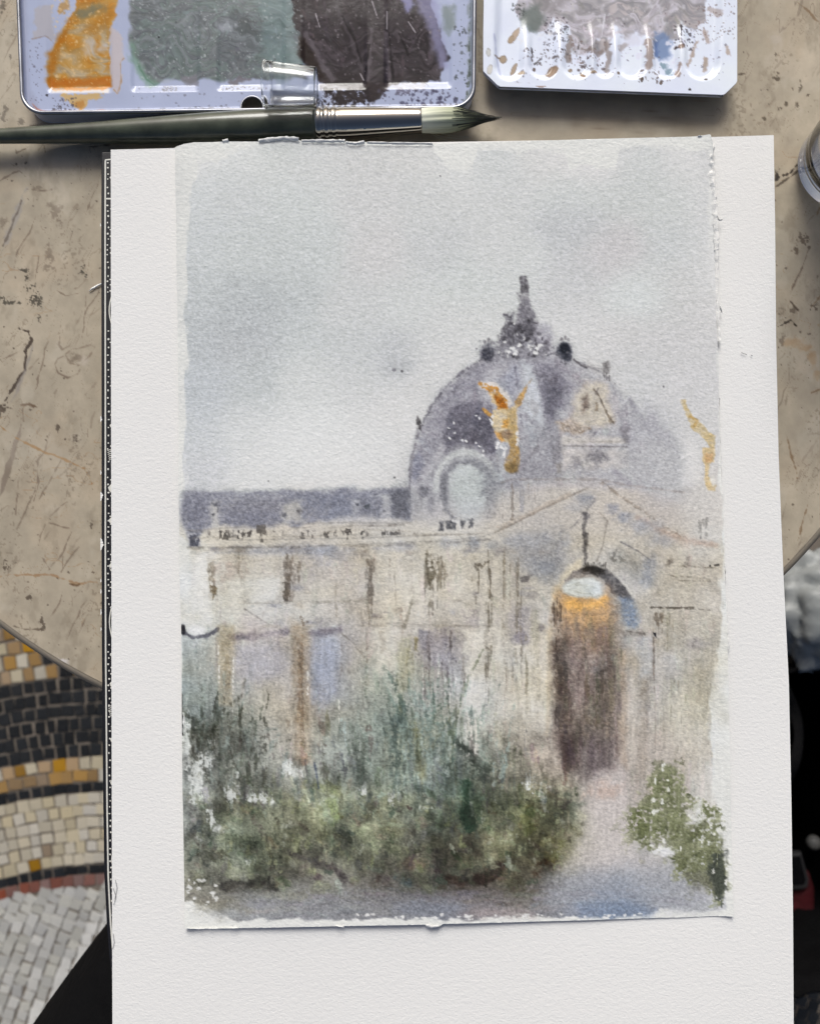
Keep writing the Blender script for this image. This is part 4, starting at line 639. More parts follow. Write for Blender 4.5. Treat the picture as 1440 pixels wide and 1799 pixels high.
def paint_tray(s=0.6):
    c = Canvas(np.arange(847.5, 1294.9, 1 / s), np.arange(-190, 170, 1 / s), (226, 233, 250))
    X, Y = c.X, c.Y; c.wet = np.zeros(X.shape, np.float32)
    Z = np.zeros(X.shape, np.float32)
    for x0, x1, yb in ((870,918,138),(930,978,136),(990,1036,136),(1046,1076,134),(1086,1134,136),(1148,1192,136),(1204,1262,138)):
        cx = (x0 + x1) / 2; hw = (x1 - x0) / 2
        d = np.where(Y > yb - hw, np.sqrt((X - cx) ** 2 + (Y - yb + hw) ** 2), np.abs(X - cx))
        Z -= 2.4 * _ss(hw + 5, hw - 8, d)
    t_ = _ss(18, 100, Y)
    Z = Z * t_ - (1 - t_) * 2.4 * _ss(866, 884, X) * _ss(1272, 1256, X)
    c.Z = Z
    c.C *= (1 + .02 * fbm(X, Y, 60, 60, 7, 3))[..., None]
    mv = [(150,144,150),(172,166,172),(192,188,196),(160,156,158),(140,138,142),(180,172,172)]
    swirl(c, [(905,-190),(1225,-190),(1240,30),(1225,50),(1200,40),(1190,62),(1172,60),(1150,78),(1120,50),(1100,60),(1080,40),(1066,84),(1030,96),(1012,84),(1000,40),(975,30),(962,44),(940,46),(918,38),(910,10)], mv, 201, .92, 3, 8, (30, 12), 30)
    dabs(c, 130, 915, -60, 1230, 70, .82, 1.16, (12, 50), (2, 7), (1.0, .7), 74, (.3, .6), 5, dry=.25, drag=0, soft=1.8)
    c.poly([(916,10),(948,0),(956,30),(950,46),(932,50),(918,38)], (104,114,110), .85, 4, 5, 9); c.poly([(940,-10),(1000,-10),(980,20),(950,20)], (138,134,136), .6, 6, 6, 12)
    for p, w, col, a in (([(1004,60),(998,90),(1000,100)],10,(128,116,110),.75),([(1066,70),(1072,100),(1066,118)],9,(134,122,116),.7),([(1140,70),(1142,100),(1138,118)],12,(140,122,112),.75),([(1024,80),(1050,92),(1060,84)],7,(130,118,114),.7),([(1092,80),(1100,74)],10,(150,138,132),.6),([(1225,70),(1218,95),(1210,110)],7,(168,150,136),.8),([(1190,80),(1200,78)],8,(124,98,80),.8),([(1194,112),(1190,132)],6,(140,120,108),.8),([(1240,50),(1246,70)],6,(170,152,140),.7),([(1242,100),(1240,116)],8,(160,142,126),.8),([(1250,10),(1266,22)],10,(166,150,140),.6),([(1276,84),(1278,96)],5,(172,152,134),.7)):
        c.line(p, w, col, a, 2.2, 3.5, 8)
    c.poly([(1152,50),(1180,56),(1182,96),(1160,104),(1150,80)], (112,134,172), .85, 4, 5, 10); c.poly([(1164,108),(1176,112),(1186,130),(1176,132)], (120,146,160), .8, 2.5, 4, 8); c.poly([(1150,70),(1160,68),(1158,96),(1150,96)], (76,100,150), .6, 3, 3, 7)
    for x, y, rx, ry, rot, col in ((905,57,5,15,.55,(190,170,150)),(898,64,5,8,.6,(176,156,132)),(884,99,7,7,.3,(170,152,130)),(874,97,6,2,.2,(150,134,118)),(903,118,4,12,.45,(178,160,140)),(916,127,6,4,.3,(182,164,142)),(970,123,8,13,.65,(150,128,108)),(1024,130,3,7,-.5,(140,116,92)),(1043,126,7,3,-.2,(168,148,124)),(1160,146,2.6,3,0,(110,92,80)),(950,152,9,1.6,0,(176,156,148)),(860,122,5,9,.2,(214,212,206)),(858,92,4,8,0,(204,206,204)),(1003,119,4,3,0,(160,144,126)),(1086,128,2.5,3,0,(120,106,96)),(1240,138,3,3,0,(84,76,70)),(1211,157,3,2,0,(70,64,60)),(1127,140,2.5,5,.2,(92,80,70)),(939,118,2.4,4,0,(110,94,84))):
        c.ell(x,y,rx,ry,tuple(v*.8 for v in col),.9,.14,.18,7,rot=rot); c.ell(x,y,rx*.82,ry*.82,col,.9,.25,.2,7,rot=rot)
    c.specks(110,955,22,1000,92,.5,2.2,(76,72,78),.8,31); c.specks(46,1014,96,1064,122,.6,2.4,(90,80,80),.85,32); c.specks(70,1186,36,1222,84,.5,2.4,(70,66,72),.85,33); c.specks(150,900,0,1290,150,.5,1.7,(96,90,96),.7,34); c.specks(60,900,0,925,24,.6,2,(70,76,76),.8,35)
    c.specks(110,1225,0,1290,70,.5,1.7,(120,104,98),.7,36); c.specks(60,920,80,990,110,.6,2.2,(86,76,74),.8,37); c.specks(30,1120,120,1180,146,.8,2.6,(92,80,76),.85,38); c.specks(40,1000,60,1060,120,.8,2.6,(120,104,98),.8,39)
    for p in ([(934,80),(936,96)],[(940,108),(952,98)],[(1199,42),(1197,60)],[(1018,74),(1014,94)],[(1012,86),(1016,90)]): c.line(p, 2.4, (70,66,66), .85, .9, 1.2, 5)
    c.specks(90,960,-20,1220,60,1,4,(206,204,212),.6,40); c.ell(1114,64,16,12,(216,218,232),.8,.4,.3)
    c.line([(1064,20),(1058,60)], 2, (232,232,240), .7); c.specks(24,1010,55,1200,110,1.5,5,(222,224,238),.9,41)
    c.line([(880,140),(900,144),(930,146)],1.2,(176,172,182),.4); c.line([(868,60),(872,96),(879,128)],3.5,(168,174,200),.6,2,1)
    np.clip(c.C, 6, 246, out=c.C); return c

MARK_BASE = (169, 159, 141)
def marble_marks(c):
    X, Y = c.X, c.Y
    c.C *= (1 + .07 * fbm(X, Y, 150, 170, 71, 5, .6) + .05 * fbm(X, Y, 24, 30, 72, 4, .6))[..., None]
    warm = _ss(.1, .7, fbm(X, Y, 120, 90, 74, 4))[..., None]
    c.C += warm * .18 * (np.array((186,164,138), np.float32) - c.C)
    # fine crackle of veins
    def veins(cx, cy, seed, w, col, a, ang):
        ca, sa = math.cos(ang), math.sin(ang)
        U, V = X * ca + Y * sa, -X * sa + Y * ca
        n = fbm(U, V, cx, cy, seed, 4, .55)
        gate = _ss(.0, .4, fbm(X, Y, 90, 90, seed + 3, 3))
        m = a * _ss(w, 0, np.abs(n)) * gate
        c.C += m[..., None] * (np.array(col, np.float32) - c.C)
    veins(34, 120, 541, .014, (128,114,98), .5, .42); veins(26, 90, 547, .014, (140,122,98), .4, .7); veins(40, 150, 501, .02, (122,108,92), .55, .5); veins(60, 190, 505, .016, (112,100,88), .5, .32)
    veins(130, 60, 511, .016, (150,120,88), .5, .1); veins(46, 46, 517, .012, (128,112,96), .3, .9)
    sp = _ss(.45, .65, fbm(X, Y, 5, 5, 531, 2)) * _ss(.4, .7, fbm(X, Y, 70, 90, 533, 3))
    c.C += (.4 * sp)[..., None] * (np.array((112,101,86), np.float32) - c.C)
    RV = random.Random(17)
    def L(pts, w, col, a=1., soft=1.2, rough=1.8, cell=10., **k):
        q = [pts[0]]
        for (x0, y0), (x1, y1) in zip(pts[:-1], pts[1:]):
            n = max(1, int(math.hypot(x1 - x0, y1 - y0) / 13)); l = math.hypot(x1 - x0, y1 - y0)
            for i in range(1, n + 1):
                j = 0 if i == n else RV.gauss(0, 1.3)
                q.append((x0 + (x1 - x0) * i / n + j * (y1 - y0) / (l + 1e-6), y0 + (y1 - y0) * i / n - j * (x1 - x0) / (l + 1e-6)))
        if isinstance(w, (int, float)): w = (w * RV.uniform(.6, 1.15), w * RV.uniform(.85, 1.45))
        c.line(q, w, col, min(1, a * 1.1), soft, rough, cell, .22, **k)
    D = (84,72,60); B = (116,102,88)
    L([(48,330),(35,362),(20,400),(5,440)],(9,12),(150,146,142),.6,3,3); L([(38,352),(33,370),(20,402),(6,432)],(2,5),(92,82,72),.6,1.5,2); L([(48,332),(70,335),(92,333)],3,B,.7,1,2.5,8)
    for q in ((96,368,12,14),(104,390,6,14),(86,440,6,14),(92,455,6,9),(70,330,10,4),(5,388,8,10),(85,470,10,6)): c.ell(q[0],q[1],q[2],q[3],(118,106,92),.6,.5,.7,7,dry=.2)
    for p in ([(67,372),(52,410),(32,440),(26,470)],[(70,440),(66,470),(62,490)],[(175,313),(160,350),(150,380)],[(130,400),(122,430)],[(85,600),(75,640),(60,690)],[(150,508),(148,560),(146,604)],[(176,505),(150,552)],[(100,510),(116,520),(140,515)],[(0,452),(14,430)],[(45,310),(35,300),(10,312),(0,318)],[(42,300),(20,288)]): L(p,1.8,B,.65,.9,1.5)
    for q in ((50,490,5,12),(58,512,8,10),(64,530,10,9),(68,560,3,8),(45,475,10,4),(30,290,3,3),(46,287,3,3),(158,338,2,3),(94,313,1.5,1.5),(145,478,5,7),(152,485,3,4),(3,525,5,3),(20,532,14,3)): c.ell(q[0],q[1],q[2],q[3],(66,62,54),.8,.5,.9,5,dry=.35)
    L([(34,577),(50,583),(57,598),(46,615),(45,650),(22,685),(0,715)],(3,5),(76,66,58),.85,1,2.5,9); L([(58,606),(48,640),(30,690),(20,706)],6,(140,134,128),.6,2,2); L([(46,605),(20,625),(0,632)],1.8,B,.6)
    L([(106,590),(104,605),(110,614),(122,608),(128,596)],2,B,.6)
    L([(97,640),(102,655),(120,664),(138,656),(144,642)],2.2,B,.75); L([(97,640),(102,630),(116,624)],2,B,.6); L([(116,622),(140,612),(160,606),(167,610),(158,625),(140,642),(124,638),(116,624)],2.4,(130,116,100),.7)
    c.ell(132,630,12,8,(108,96,82),.6,.6,.7,6); c.ell(148,634,9,7,(190,180,168),.5,.6,.4)
    L([(38,735),(33,765),(22,805),(8,845),(0,872)],(6,12),(126,114,102),.75,1.5,2); L([(0,748),(30,770),(80,795),(110,806),(150,825),(162,850)],2.6,(150,116,78),.8,1.2,2,8)
    for p in ([(90,755),(80,792),(66,810),(68,850),(60,880)],[(108,808),(86,850),(62,888)],[(62,862),(45,900),(30,930)],[(81,920),(72,940),(68,958)],[(126,935),(112,970),(86,1002)],[(140,960),(120,985),(108,1005)],[(112,970),(110,1005)],[(112,1035),(105,1060),(88,1085)],[(152,1055),(130,1095),(118,1125)],[(165,1060),(140,1110)],[(75,980),(88,1000)],[(40,715),(42,740)],[(120,880),(85,910)],[(84,918),(124,928)],[(35,835),(30,880),(28,905)]): L(p,2,B,.65,.9,1.5)
    L([(0,1013),(50,1009),(90,1010),(130,1024),(170,1022)],2.4,(150,122,92),.75,1.2,2.5,8); L([(122,1026),(135,1028),(146,1024)],2.6,(98,76,56),.8); L([(25,1100),(45,1106),(72,1106)],1.8,D,.6); L([(34,712),(52,710),(66,716)],3,(96,78,62),.7,1,2)
    for q in ((75,1095,4,14),(160,922,4,10),(10,990,6,8),(10,715,8,6),(164,1005,2,2),(90,806,1.6,1.6),(102,750,3,6),(135,770,5,8),(52,1050,5,4),(0,722,8,10)): c.ell(q[0],q[1],q[2],q[3],(82,72,62),.8,.5,.9,5,dry=.3)
    c.ell(110,1165,11,10,(206,202,200),.85,.4,.5,8); L([(104,1160),(106,1185)],1.6,D,.6)
    # under the brush, above the board
    for p in ([(24,252),(30,268),(44,262),(54,256)],[(152,252),(160,268),(156,258),(200,254)],[(78,256),(80,268)]): L(p,2.2,D,.65,1,2)
    # right of the board
    L([(1362,303),(1374,308),(1386,304),(1400,290)],3.4,(72,64,56),.9,1,2.5,7); L([(1362,328),(1380,316),(1402,298)],2.2,(88,78,68),.8,1,2); c.ell(1364,308,4,9,(52,46,42),.9,.4,.6,5)
    L([(1418,442),(1412,460),(1398,490),(1384,525)],1.8,B,.7,.9,1.6); L([(1384,525),(1396,540),(1404,548)],2.4,D,.8,1,2); L([(1366,574),(1382,566),(1388,562),(1398,572)],3,(60,52,44),.9,1,2.2,6)
    for q in ((1397,438,5,6),(1410,420,8,8),(1420,436,3,4),(1390,545,8,6),(1432,540,6,6),(1374,598,4,8),(1420,587,3,2),(1372,390,2,2)): c.ell(q[0],q[1],q[2],q[3],(96,84,72),.75,.5,.9,5,dry=.25)
    for q in ((1390,600,14,8),(1412,612,10,6),(1424,630,6,12),(1434,655,6,10)): c.ell(q[0],q[1],q[2],q[3],(160,126,88),.55,.6,.7,8)
    for p in ([(1424,690),(1440,684)],[(1434,380),(1440,360)],[(1400,4),(1420,20),(1440,42)],[(1424,540),(1440,520)],[(1380,760),(1400,840)],[(1420,880),(1400,950)]): L(p,2.2,(122,98,72),.65,1,2)
    for q in ((1405,150,3,8),(1392,156,4,3),(1418,166,2.5,3),(1400,185,3,6),(1370,190,4,4),(1342,208,3,3),(1302,130,6,2),(1362,138,5,4),(1365,128,3,2),(1380,182,3,4),(1346,246,2,2),(1362,98,2,6)): c.ell(q[0],q[1],q[2],q[3],(84,74,62),.8,.5,.8,5,dry=.2)
    c.ell(1362,70,10,12,(186,178,166),.5,.7,.5)
    # between and left of the tins
    for q in ((6,205,5,10),(38,214,6,5),(10,190,4,6),(60,222,8,4),(25,60,4,5),(18,100,3,4),(5,12,4,9),(30,180,3,3)): c.ell(q[0],q[1],q[2],q[3],(90,82,72),.75,.5,.9,5,dry=.25)
    for p in ([(38,120),(20,150),(0,176)],[(30,60),(14,90),(6,110)],[(20,0),(8,14)],[(840,20),(842,80),(838,150)],[(100,212),(60,224)]): L(p,1.8,B,.55,.9,1.5)
    R = random.Random(77)
    for k in range(60):
        x, y = R.choice([(R.uniform(0,185),R.uniform(250,1120)),(R.uniform(1360,1440),R.uniform(0,1000))])
        a = R.uniform(1.75, 2.35); l = R.uniform(8, 46)
        L([(x,y),(x+math.cos(a)*l*.5+R.uniform(-3,3),y+math.sin(a)*l*.5),(x+math.cos(a)*l,y+math.sin(a)*l)],(R.uniform(.5,1.6),R.uniform(.8,2)),(120,107,93),R.uniform(.2,.45),1.1,2.6,14)
    cl = _ss(.15, .6, fbm(X, Y, 60, 85, 551, 4, .6)); c.C += (.20 * cl)[..., None] * (np.array((206,200,186), np.float32) - c.C)
    dk_ = _ss(.25, .7, fbm(X, Y, 34, 60, 561, 5, .65)); c.C += (.26 * dk_)[..., None] * (np.array((122,112,96), np.float32) - c.C)
    c.specks(140,0,0,186,1180,.6,1.8,(78,68,58),.8,91); c.specks(70,1300,0,1440,1000,.6,1.8,(78,68,58),.8,92)
    np.clip(c.C, 10, 235, out=c.C)
# ---------------------------------------------------------------- object helpers
def tag(o, label=None, cat=None, group=None, kind=None):
    if label: o['label'] = label
    if cat: o['category'] = cat
    if group: o['group'] = group
    if kind: o['kind'] = kind
    return o
def empty(name, loc, label=None, cat=None, group=None):
    o = bpy.data.objects.new(name, None); o.location = loc; o.empty_display_size = .01
    COL.objects.link(o); PARENT_LOC[o.name] = Vector(loc)
    return tag(o, label, cat, group)
PARENT_LOC = {}
def link(name, me, mat, parent=None, smooth=True):
    o = bpy.data.objects.new(name, me); COL.objects.link(o)
    if mat is not None: me.materials.append(mat)
    if smooth: me.polygons.foreach_set('use_smooth', np.ones(len(me.polygons), bool))
    if parent is not None:
        o.parent = parent
        o.matrix_parent_inverse = Matrix.Translation(-PARENT_LOC.get(parent.name, Vector((0, 0, 0))))
    return o
def pydata(name, V, Fc, mat, parent=None, smooth=True, cols=None):
    me = bpy.data.meshes.new(name); me.from_pydata([tuple(v) for v in V], [], Fc); me.update()
    if cols is not None:
        a = me.color_attributes.new('Col', 'FLOAT_COLOR', 'POINT')
        a.data.foreach_set('color', np.c_[np.asarray(cols, np.float32), np.ones(len(V), np.float32)].ravel())
    return link(name, me, mat, parent, smooth)
def npmesh(name, V, Q, mat, parent=None, cols=None, smooth=True, extra=None):
    me = bpy.data.meshes.new(name); V = np.asarray(V, np.float32); Q = np.asarray(Q, np.int32)
    me.vertices.add(len(V)); me.vertices.foreach_set('co', V.ravel())
    me.loops.add(Q.size); me.loops.foreach_set('vertex_index', Q.ravel())
    me.polygons.add(len(Q)); me.polygons.foreach_set('loop_start', np.arange(0, Q.size, 4, dtype=np.int32))
    me.update(calc_edges=True)
    if cols is not None:
        a = me.color_attributes.new('Col', 'FLOAT_COLOR', 'POINT')
        a.data.foreach_set('color', np.c_[np.asarray(cols, np.float32), np.ones(len(V), np.float32)].ravel())
    if extra is not None:
        for k, v in extra.items():
            a = me.attributes.new(k, 'FLOAT', 'POINT'); a.data.foreach_set('value', np.asarray(v, np.float32).ravel())
    return link(name, me, mat, parent, smooth)
def lin(c, k=1.06):
    c = np.asarray(c, np.float32) / 255.
    return np.where(c <= .04045, c / 12.92, ((c + .055) / 1.055) ** 2.4) * k
def bm_obj(name, bm, mat, parent=None, smooth=True):
    me = bpy.data.meshes.new(name); bmesh.ops.recalc_face_normals(bm, faces=bm.faces); bm.to_mesh(me); bm.free()
    return link(name, me, mat, parent, smooth)
def tube_verts(path, r, n=8, closed=False, flat=1.0):
    """rings round a path of Vectors; r number or list"""
    m = len(path); V = []; Fc = []
    for i, p in enumerate(path):
        a = path[(i - 1) % m] if (closed or i) else path[i]; b = path[(i + 1) % m] if (closed or i < m - 1) else path[i]
        t = (Vector(b) - Vector(a)).normalized(); u = t.cross(Vector((0, 0, 1)))
        if u.length < 1e-4: u = Vector((1, 0, 0))
        u.normalize(); v = u.cross(t); rr = r[i] if isinstance(r, (list, tuple)) else r
        for k in range(n):
            an = 2 * math.pi * k / n; V.append(Vector(p) + u * rr * math.cos(an) + v * rr * math.sin(an) * flat)
    for i in range(m if closed else m - 1):
        for k in range(n):
            a, b = i * n + k, i * n + (k + 1) % n; c, d = ((i + 1) % m) * n + (k + 1) % n, ((i + 1) % m) * n + k
            Fc.append((a, b, c, d))
    if not closed: Fc.append(tuple(range(n))); Fc.append(tuple(range((m - 1) * n, m * n))[::-1])
    return V, Fc
def joined(name, pieces, mat, parent=None, smooth=True):
    V = []; Fc = []
    for v, f in pieces:
        o = len(V); V += list(v); Fc += [tuple(i + o for i in q) for q in f]
    return pydata(name, V, Fc, mat, parent, smooth)
def lathe(origin, axis, up, prof, n=48, cap=True):
    """surface of revolution: prof = [(along, radius)]"""
    axis = Vector(axis).normalized(); u = Vector(up); u = (u - axis * u.dot(axis)).normalized(); v = axis.cross(u)
    V = []; Fc = []
    for s, r in prof:
        for k in range(n):
            a = 2 * math.pi * k / n; V.append(Vector(origin) + axis * s + (u * math.cos(a) + v * math.sin(a)) * r)
    for i in range(len(prof) - 1):
        for k in range(n): Fc.append((i * n + k, i * n + (k + 1) % n, (i + 1) * n + (k + 1) % n, (i + 1) * n + k))
    if cap: Fc.append(tuple(range(n))[::-1]); Fc.append(tuple(range((len(prof) - 1) * n, len(prof) * n)))
    return V, Fc
def extruded(poly, z0, z1, bevel=0.0):
    """prism over a counter-clockwise outline with a small rounded top edge"""
    n = len(poly); V = [(x, y, z0) for x, y in poly]; rings = 1
    c = Vector((sum(p[0] for p in poly) / n, sum(p[1] for p in poly) / n))
    def inset(d):
        R = []
        for i in range(n):
            a, b, e = Vector(poly[i - 1]), Vector(poly[i]), Vector(poly[(i + 1) % n])
            n1 = Vector((-(b - a).y, (b - a).x)).normalized(); n2 = Vector((-(e - b).y, (e - b).x)).normalized()
            m = n1 + n2; m = m / max(m.length_squared, .4) * 2 if m.length > 1e-6 else n1
            R.append(b + m * d * 1.0)
        return R
    if bevel:
        for t in (0, .5, 1):
            R = inset(bevel * (1 - math.cos(t * math.pi / 2))); V += [(p.x, p.y, z1 - bevel * (1 - math.sin(t * math.pi / 2))) for p in R]; rings += 1
    else:
        V += [(x, y, z1) for x, y in poly]; rings += 1
    Fc = []
    for r in range(rings - 1):
        for i in range(n): Fc.append((r * n + i, r * n + (i + 1) % n, (r + 1) * n + (i + 1) % n, (r + 1) * n + i))
    Fc.append(tuple(range((rings - 1) * n, rings * n))); Fc.append(tuple(range(n))[::-1])
    return V, Fc
def ccw(poly):
    a = sum(poly[i - 1][0] * poly[i][1] - poly[i][0] * poly[i - 1][1] for i in range(len(poly)))
    return poly if a > 0 else poly[::-1]

# ---------------------------------------------------------------- materials
def mat(name, rgb=(.5, .5, .5), rough=.5, metal=0., attr=False, nscale=0, namt=0., bscale=0, bdist=0., bstr=1., spec=.5, trans=0., ior=1.45, coat=0., rvar=0., var=0., sheen=0.):
    m = bpy.data.materials.new(name); m.use_nodes = True; t = m.node_tree; N = t.nodes; L = t.links
    b = N['Principled BSDF']; b.inputs['Roughness'].default_value = rough; b.inputs['Metallic'].default_value = metal
    b.inputs['Specular IOR Level'].default_value = spec; b.inputs['IOR'].default_value = ior; b.inputs['Transmission Weight'].default_value = trans
    b.inputs['Coat Weight'].default_value = coat; b.inputs['Sheen Weight'].default_value = sheen
    tc = N.new('ShaderNodeTexCoord'); co = tc.outputs['Object']
    if attr:
        a = N.new('ShaderNodeAttribute'); a.attribute_name = 'Col'; c = a.outputs['Color']
    else:
        a = N.new('ShaderNodeRGB'); a.outputs[0].default_value = (*rgb, 1); c = a.outputs[0]
    def noise(scale, detail=4, rg=.6):
        n = N.new('ShaderNodeTexNoise'); n.inputs['Scale'].default_value = scale; n.inputs['Detail'].default_value = detail; n.inputs['Roughness'].default_value = rg
        L.new(co, n.inputs['Vector']); return n
    def scaled(c, fac, lo, hi):
        r = N.new('ShaderNodeMapRange'); r.inputs[1].default_value = .25; r.inputs[2].default_value = .75; r.inputs[3].default_value = lo; r.inputs[4].default_value = hi
        L.new(fac, r.inputs[0]); x = N.new('ShaderNodeVectorMath'); x.operation = 'SCALE'; L.new(c, x.inputs[0]); L.new(r.outputs[0], x.inputs['Scale']); return x.outputs[0]
    if nscale: c = scaled(c, noise(nscale).outputs[0], 1 - namt, 1 + namt)
    if var:
        o = N.new('ShaderNodeObjectInfo'); r = N.new('ShaderNodeMapRange'); r.inputs[3].default_value = 1 - var; r.inputs[4].default_value = 1 + var * .8
        L.new(o.outputs['Random'], r.inputs[0]); x = N.new('ShaderNodeVectorMath'); x.operation = 'SCALE'; L.new(c, x.inputs[0]); L.new(r.outputs[0], x.inputs['Scale'])
        h = N.new('ShaderNodeHueSaturation'); mu = N.new('ShaderNodeMath'); mu.operation = 'MULTIPLY'; mu.inputs[1].default_value = 7.31; L.new(o.outputs['Random'], mu.inputs[0])
        fr = N.new('ShaderNodeMath'); fr.operation = 'FRACT'; L.new(mu.outputs[0], fr.inputs[0]); r2 = N.new('ShaderNodeMapRange'); r2.inputs[3].default_value = .55; r2.inputs[4].default_value = 1.4
        L.new(fr.outputs[0], r2.inputs[0]); L.new(r2.outputs[0], h.inputs['Saturation']); L.new(x.outputs[0], h.inputs['Color']); c = h.outputs[0]
    L.new(c, b.inputs['Base Color'])
    if rvar:
        r = N.new('ShaderNodeMapRange'); r.inputs[1].default_value = .3; r.inputs[2].default_value = .7; r.inputs[3].default_value = max(rough - rvar, .02); r.inputs[4].default_value = rough + rvar
        L.new(noise(nscale or 60, 5).outputs[0], r.inputs[0]); L.new(r.outputs[0], b.inputs['Roughness'])
    if bscale:
        bp = N.new('ShaderNodeBump'); bp.inputs['Distance'].default_value = bdist; bp.inputs['Strength'].default_value = bstr
        L.new(noise(bscale, 3, .5).outputs[0], bp.inputs['Height']); L.new(bp.outputs[0], b.inputs['Normal'])
    m['_bsdf'] = b.name
    return m
def paper_bump(m, sx, sy, dist, fine=.35):
    """cold-pressed tooth: soft dimples slightly stretched along the felt"""
    t = m.node_tree; N = t.nodes; L = t.links; b = N['Principled BSDF']
    tc = N.new('ShaderNodeTexCoord'); mp = N.new('ShaderNodeMapping'); mp.inputs['Scale'].default_value = (sx, sy, sx); L.new(tc.outputs['Object'], mp.inputs[0])
    mp.inputs['Rotation'].default_value = (0, 0, .12)
    n1 = N.new('ShaderNodeTexNoise'); n1.inputs['Scale'].default_value = 1; n1.inputs['Detail'].default_value = 2; n1.inputs['Distortion'].default_value = .6; L.new(mp.outputs[0], n1.inputs['Vector'])
    n2 = N.new('ShaderNodeTexNoise'); n2.inputs['Scale'].default_value = 3.1; n2.inputs['Detail'].default_value = 2; L.new(mp.outputs[0], n2.inputs['Vector'])
    ad = N.new('ShaderNodeMath'); ad.operation = 'MULTIPLY_ADD'; ad.inputs[1].default_value = fine; L.new(n2.outputs[0], ad.inputs[0]); L.new(n1.outputs[0], ad.inputs[2])
    bp = N.new('ShaderNodeBump'); bp.inputs['Distance'].default_value = dist; L.new(ad.outputs[0], bp.inputs['Height']); L.new(bp.outputs[0], b.inputs['Normal'])

M = {}
M['painted'] = mat('painted_paper', attr=True, rough=.85, spec=.2); paper_bump(M['painted'], 620, 900, .00017)
M['paper'] = mat('cold_pressed_paper', tuple(lin((228, 228, 226))), .85, nscale=14, namt=.012, spec=.2); paper_bump(M['paper'], 520, 760, .00017)
M['fibre'] = mat('torn_paper_fibre', tuple(lin((232, 232, 229))), .95, bscale=1500, bdist=.0003, spec=.1)
M['marble'] = mat('beige_marble', attr=True, rough=.4, nscale=260, namt=.05, rvar=.1, bscale=900, bdist=.00004, spec=.22)
M['rim'] = mat('shaded_marble_edge', tuple(lin((150, 140, 124))), .5, nscale=60, namt=.09, rvar=.1, bscale=400, bdist=.0002)  # shading of the rounded edge put into the colour, darker than the top
M['enamel'] = mat('paint_smeared_enamel', attr=True, rough=.17, nscale=120, namt=.015, rvar=.06, bscale=500, bdist=.00004, spec=.35)
M['tinmetal'] = mat('worn_tin_metal', (.30, .31, .34), .36, .9, nscale=80, namt=.2, rvar=.12)
M['tinwall'] = mat('white_enamel_wall', tuple(lin((205, 212, 232))), .35, nscale=90, namt=.04)
M['handle'] = mat('grey_green_lacquer', (.064, .074, .052), .3, nscale=110, namt=.4, coat=.35, bscale=300, bdist=.00003)
M['chrome'] = mat('polished_ferrule', (.46, .44, .40), .05, 1., nscale=140, namt=.04)
M['hair'] = mat('brush_hair', attr=True, rough=.55, spec=.3)
M['clear'] = mat('clear_plastic', (.97, .98, .98), .06, trans=1., ior=1.46, nscale=90, namt=.02)
M['glass'] = mat('clear_glass', (.98, .99, .99), .0, trans=1., ior=1.5)
M['water'] = mat('grey_rinse_water', (.98, .985, .99), .0, trans=1., ior=1.33)
M['bookblack'] = mat('black_book_cloth', (.010, .010, .013), .5, nscale=400, namt=.3, bscale=1200, bdist=.00006)
M['print'] = mat('cream_print', tuple(lin((214, 213, 205))), .6, nscale=500, namt=.06)
M['pages'] = mat('page_block', (.7, .69, .65), .8, nscale=200, namt=.05)
M['label'] = mat('handle_label', (.055, .058, .055), .3, nscale=200, namt=.1, coat=.4)
M['ink'] = mat('label_ink', (.006, .006, .006), .5)
M['graphite'] = mat('graphite', (.25, .25, .25), .6, nscale=900, namt=.3)

# ---------------------------------------------------------------- meshes grown from painted sheets
def clip_grid(c, outline, z, zoff=None, hole=None):
    """keep the cells of the sheet inside the outline and pull the border cells onto it"""
    h, w_ = c.X.shape
    D, _ = c.dist((slice(None), slice(None)), outline, True)
    ins = D <= 0
    if hole: ins &= ((c.X - hole[0]) ** 2 + (c.Y - hole[1]) ** 2) > hole[2] ** 2
    cell = ins[:-1, :-1].astype(int) + ins[1:, :-1] + ins[:-1, 1:] + ins[1:, 1:]
    keep = cell >= 2
    X = c.X.astype(np.float64).copy(); Y = c.Y.astype(np.float64).copy()
    used = np.zeros((h, w_), bool)
    used[:-1, :-1] |= keep; used[1:, :-1] |= keep; used[:-1, 1:] |= keep; used[1:, 1:] |= keep
    jj, ii = np.nonzero(used & ~ins)
    A = np.array(outline, float); B = np.roll(A, -1, 0); d = B - A; l2 = (d ** 2).sum(1) + 1e-12
    for j, i in zip(jj, ii):
        q = np.array((X[j, i], Y[j, i]))
        if hole and (q[0] - hole[0]) ** 2 + (q[1] - hole[1]) ** 2 <= hole[2] ** 2 * 1.02 and D[j, i] <= 0:
            v = q - np.array(hole[:2]); q = np.array(hole[:2]) + v / (np.linalg.norm(v) + 1e-9) * hole[2]
        else:
            t = np.clip(((q - A) * d).sum(1) / l2, 0, 1); n = A + d * t[:, None]; k = ((n - q) ** 2).sum(1).argmin(); q = n[k]
        X[j, i], Y[j, i] = q
    idx = -np.ones((h, w_), np.int64); idx[used] = np.arange(used.sum())
    Zh = np.full((h, w_), z) if zoff is None else z + zoff
    wx, wy = PA(X, Y, z)
    V = np.stack([wx[used], wy[used], Zh[used]], 1)
    a = idx[:-1, :-1][keep]; b = idx[1:, :-1][keep]; cc = idx[1:, 1:][keep]; dd = idx[:-1, 1:][keep]
    Q = np.stack([a, b, cc, dd], 1)
    return V, Q, used, keep, idx
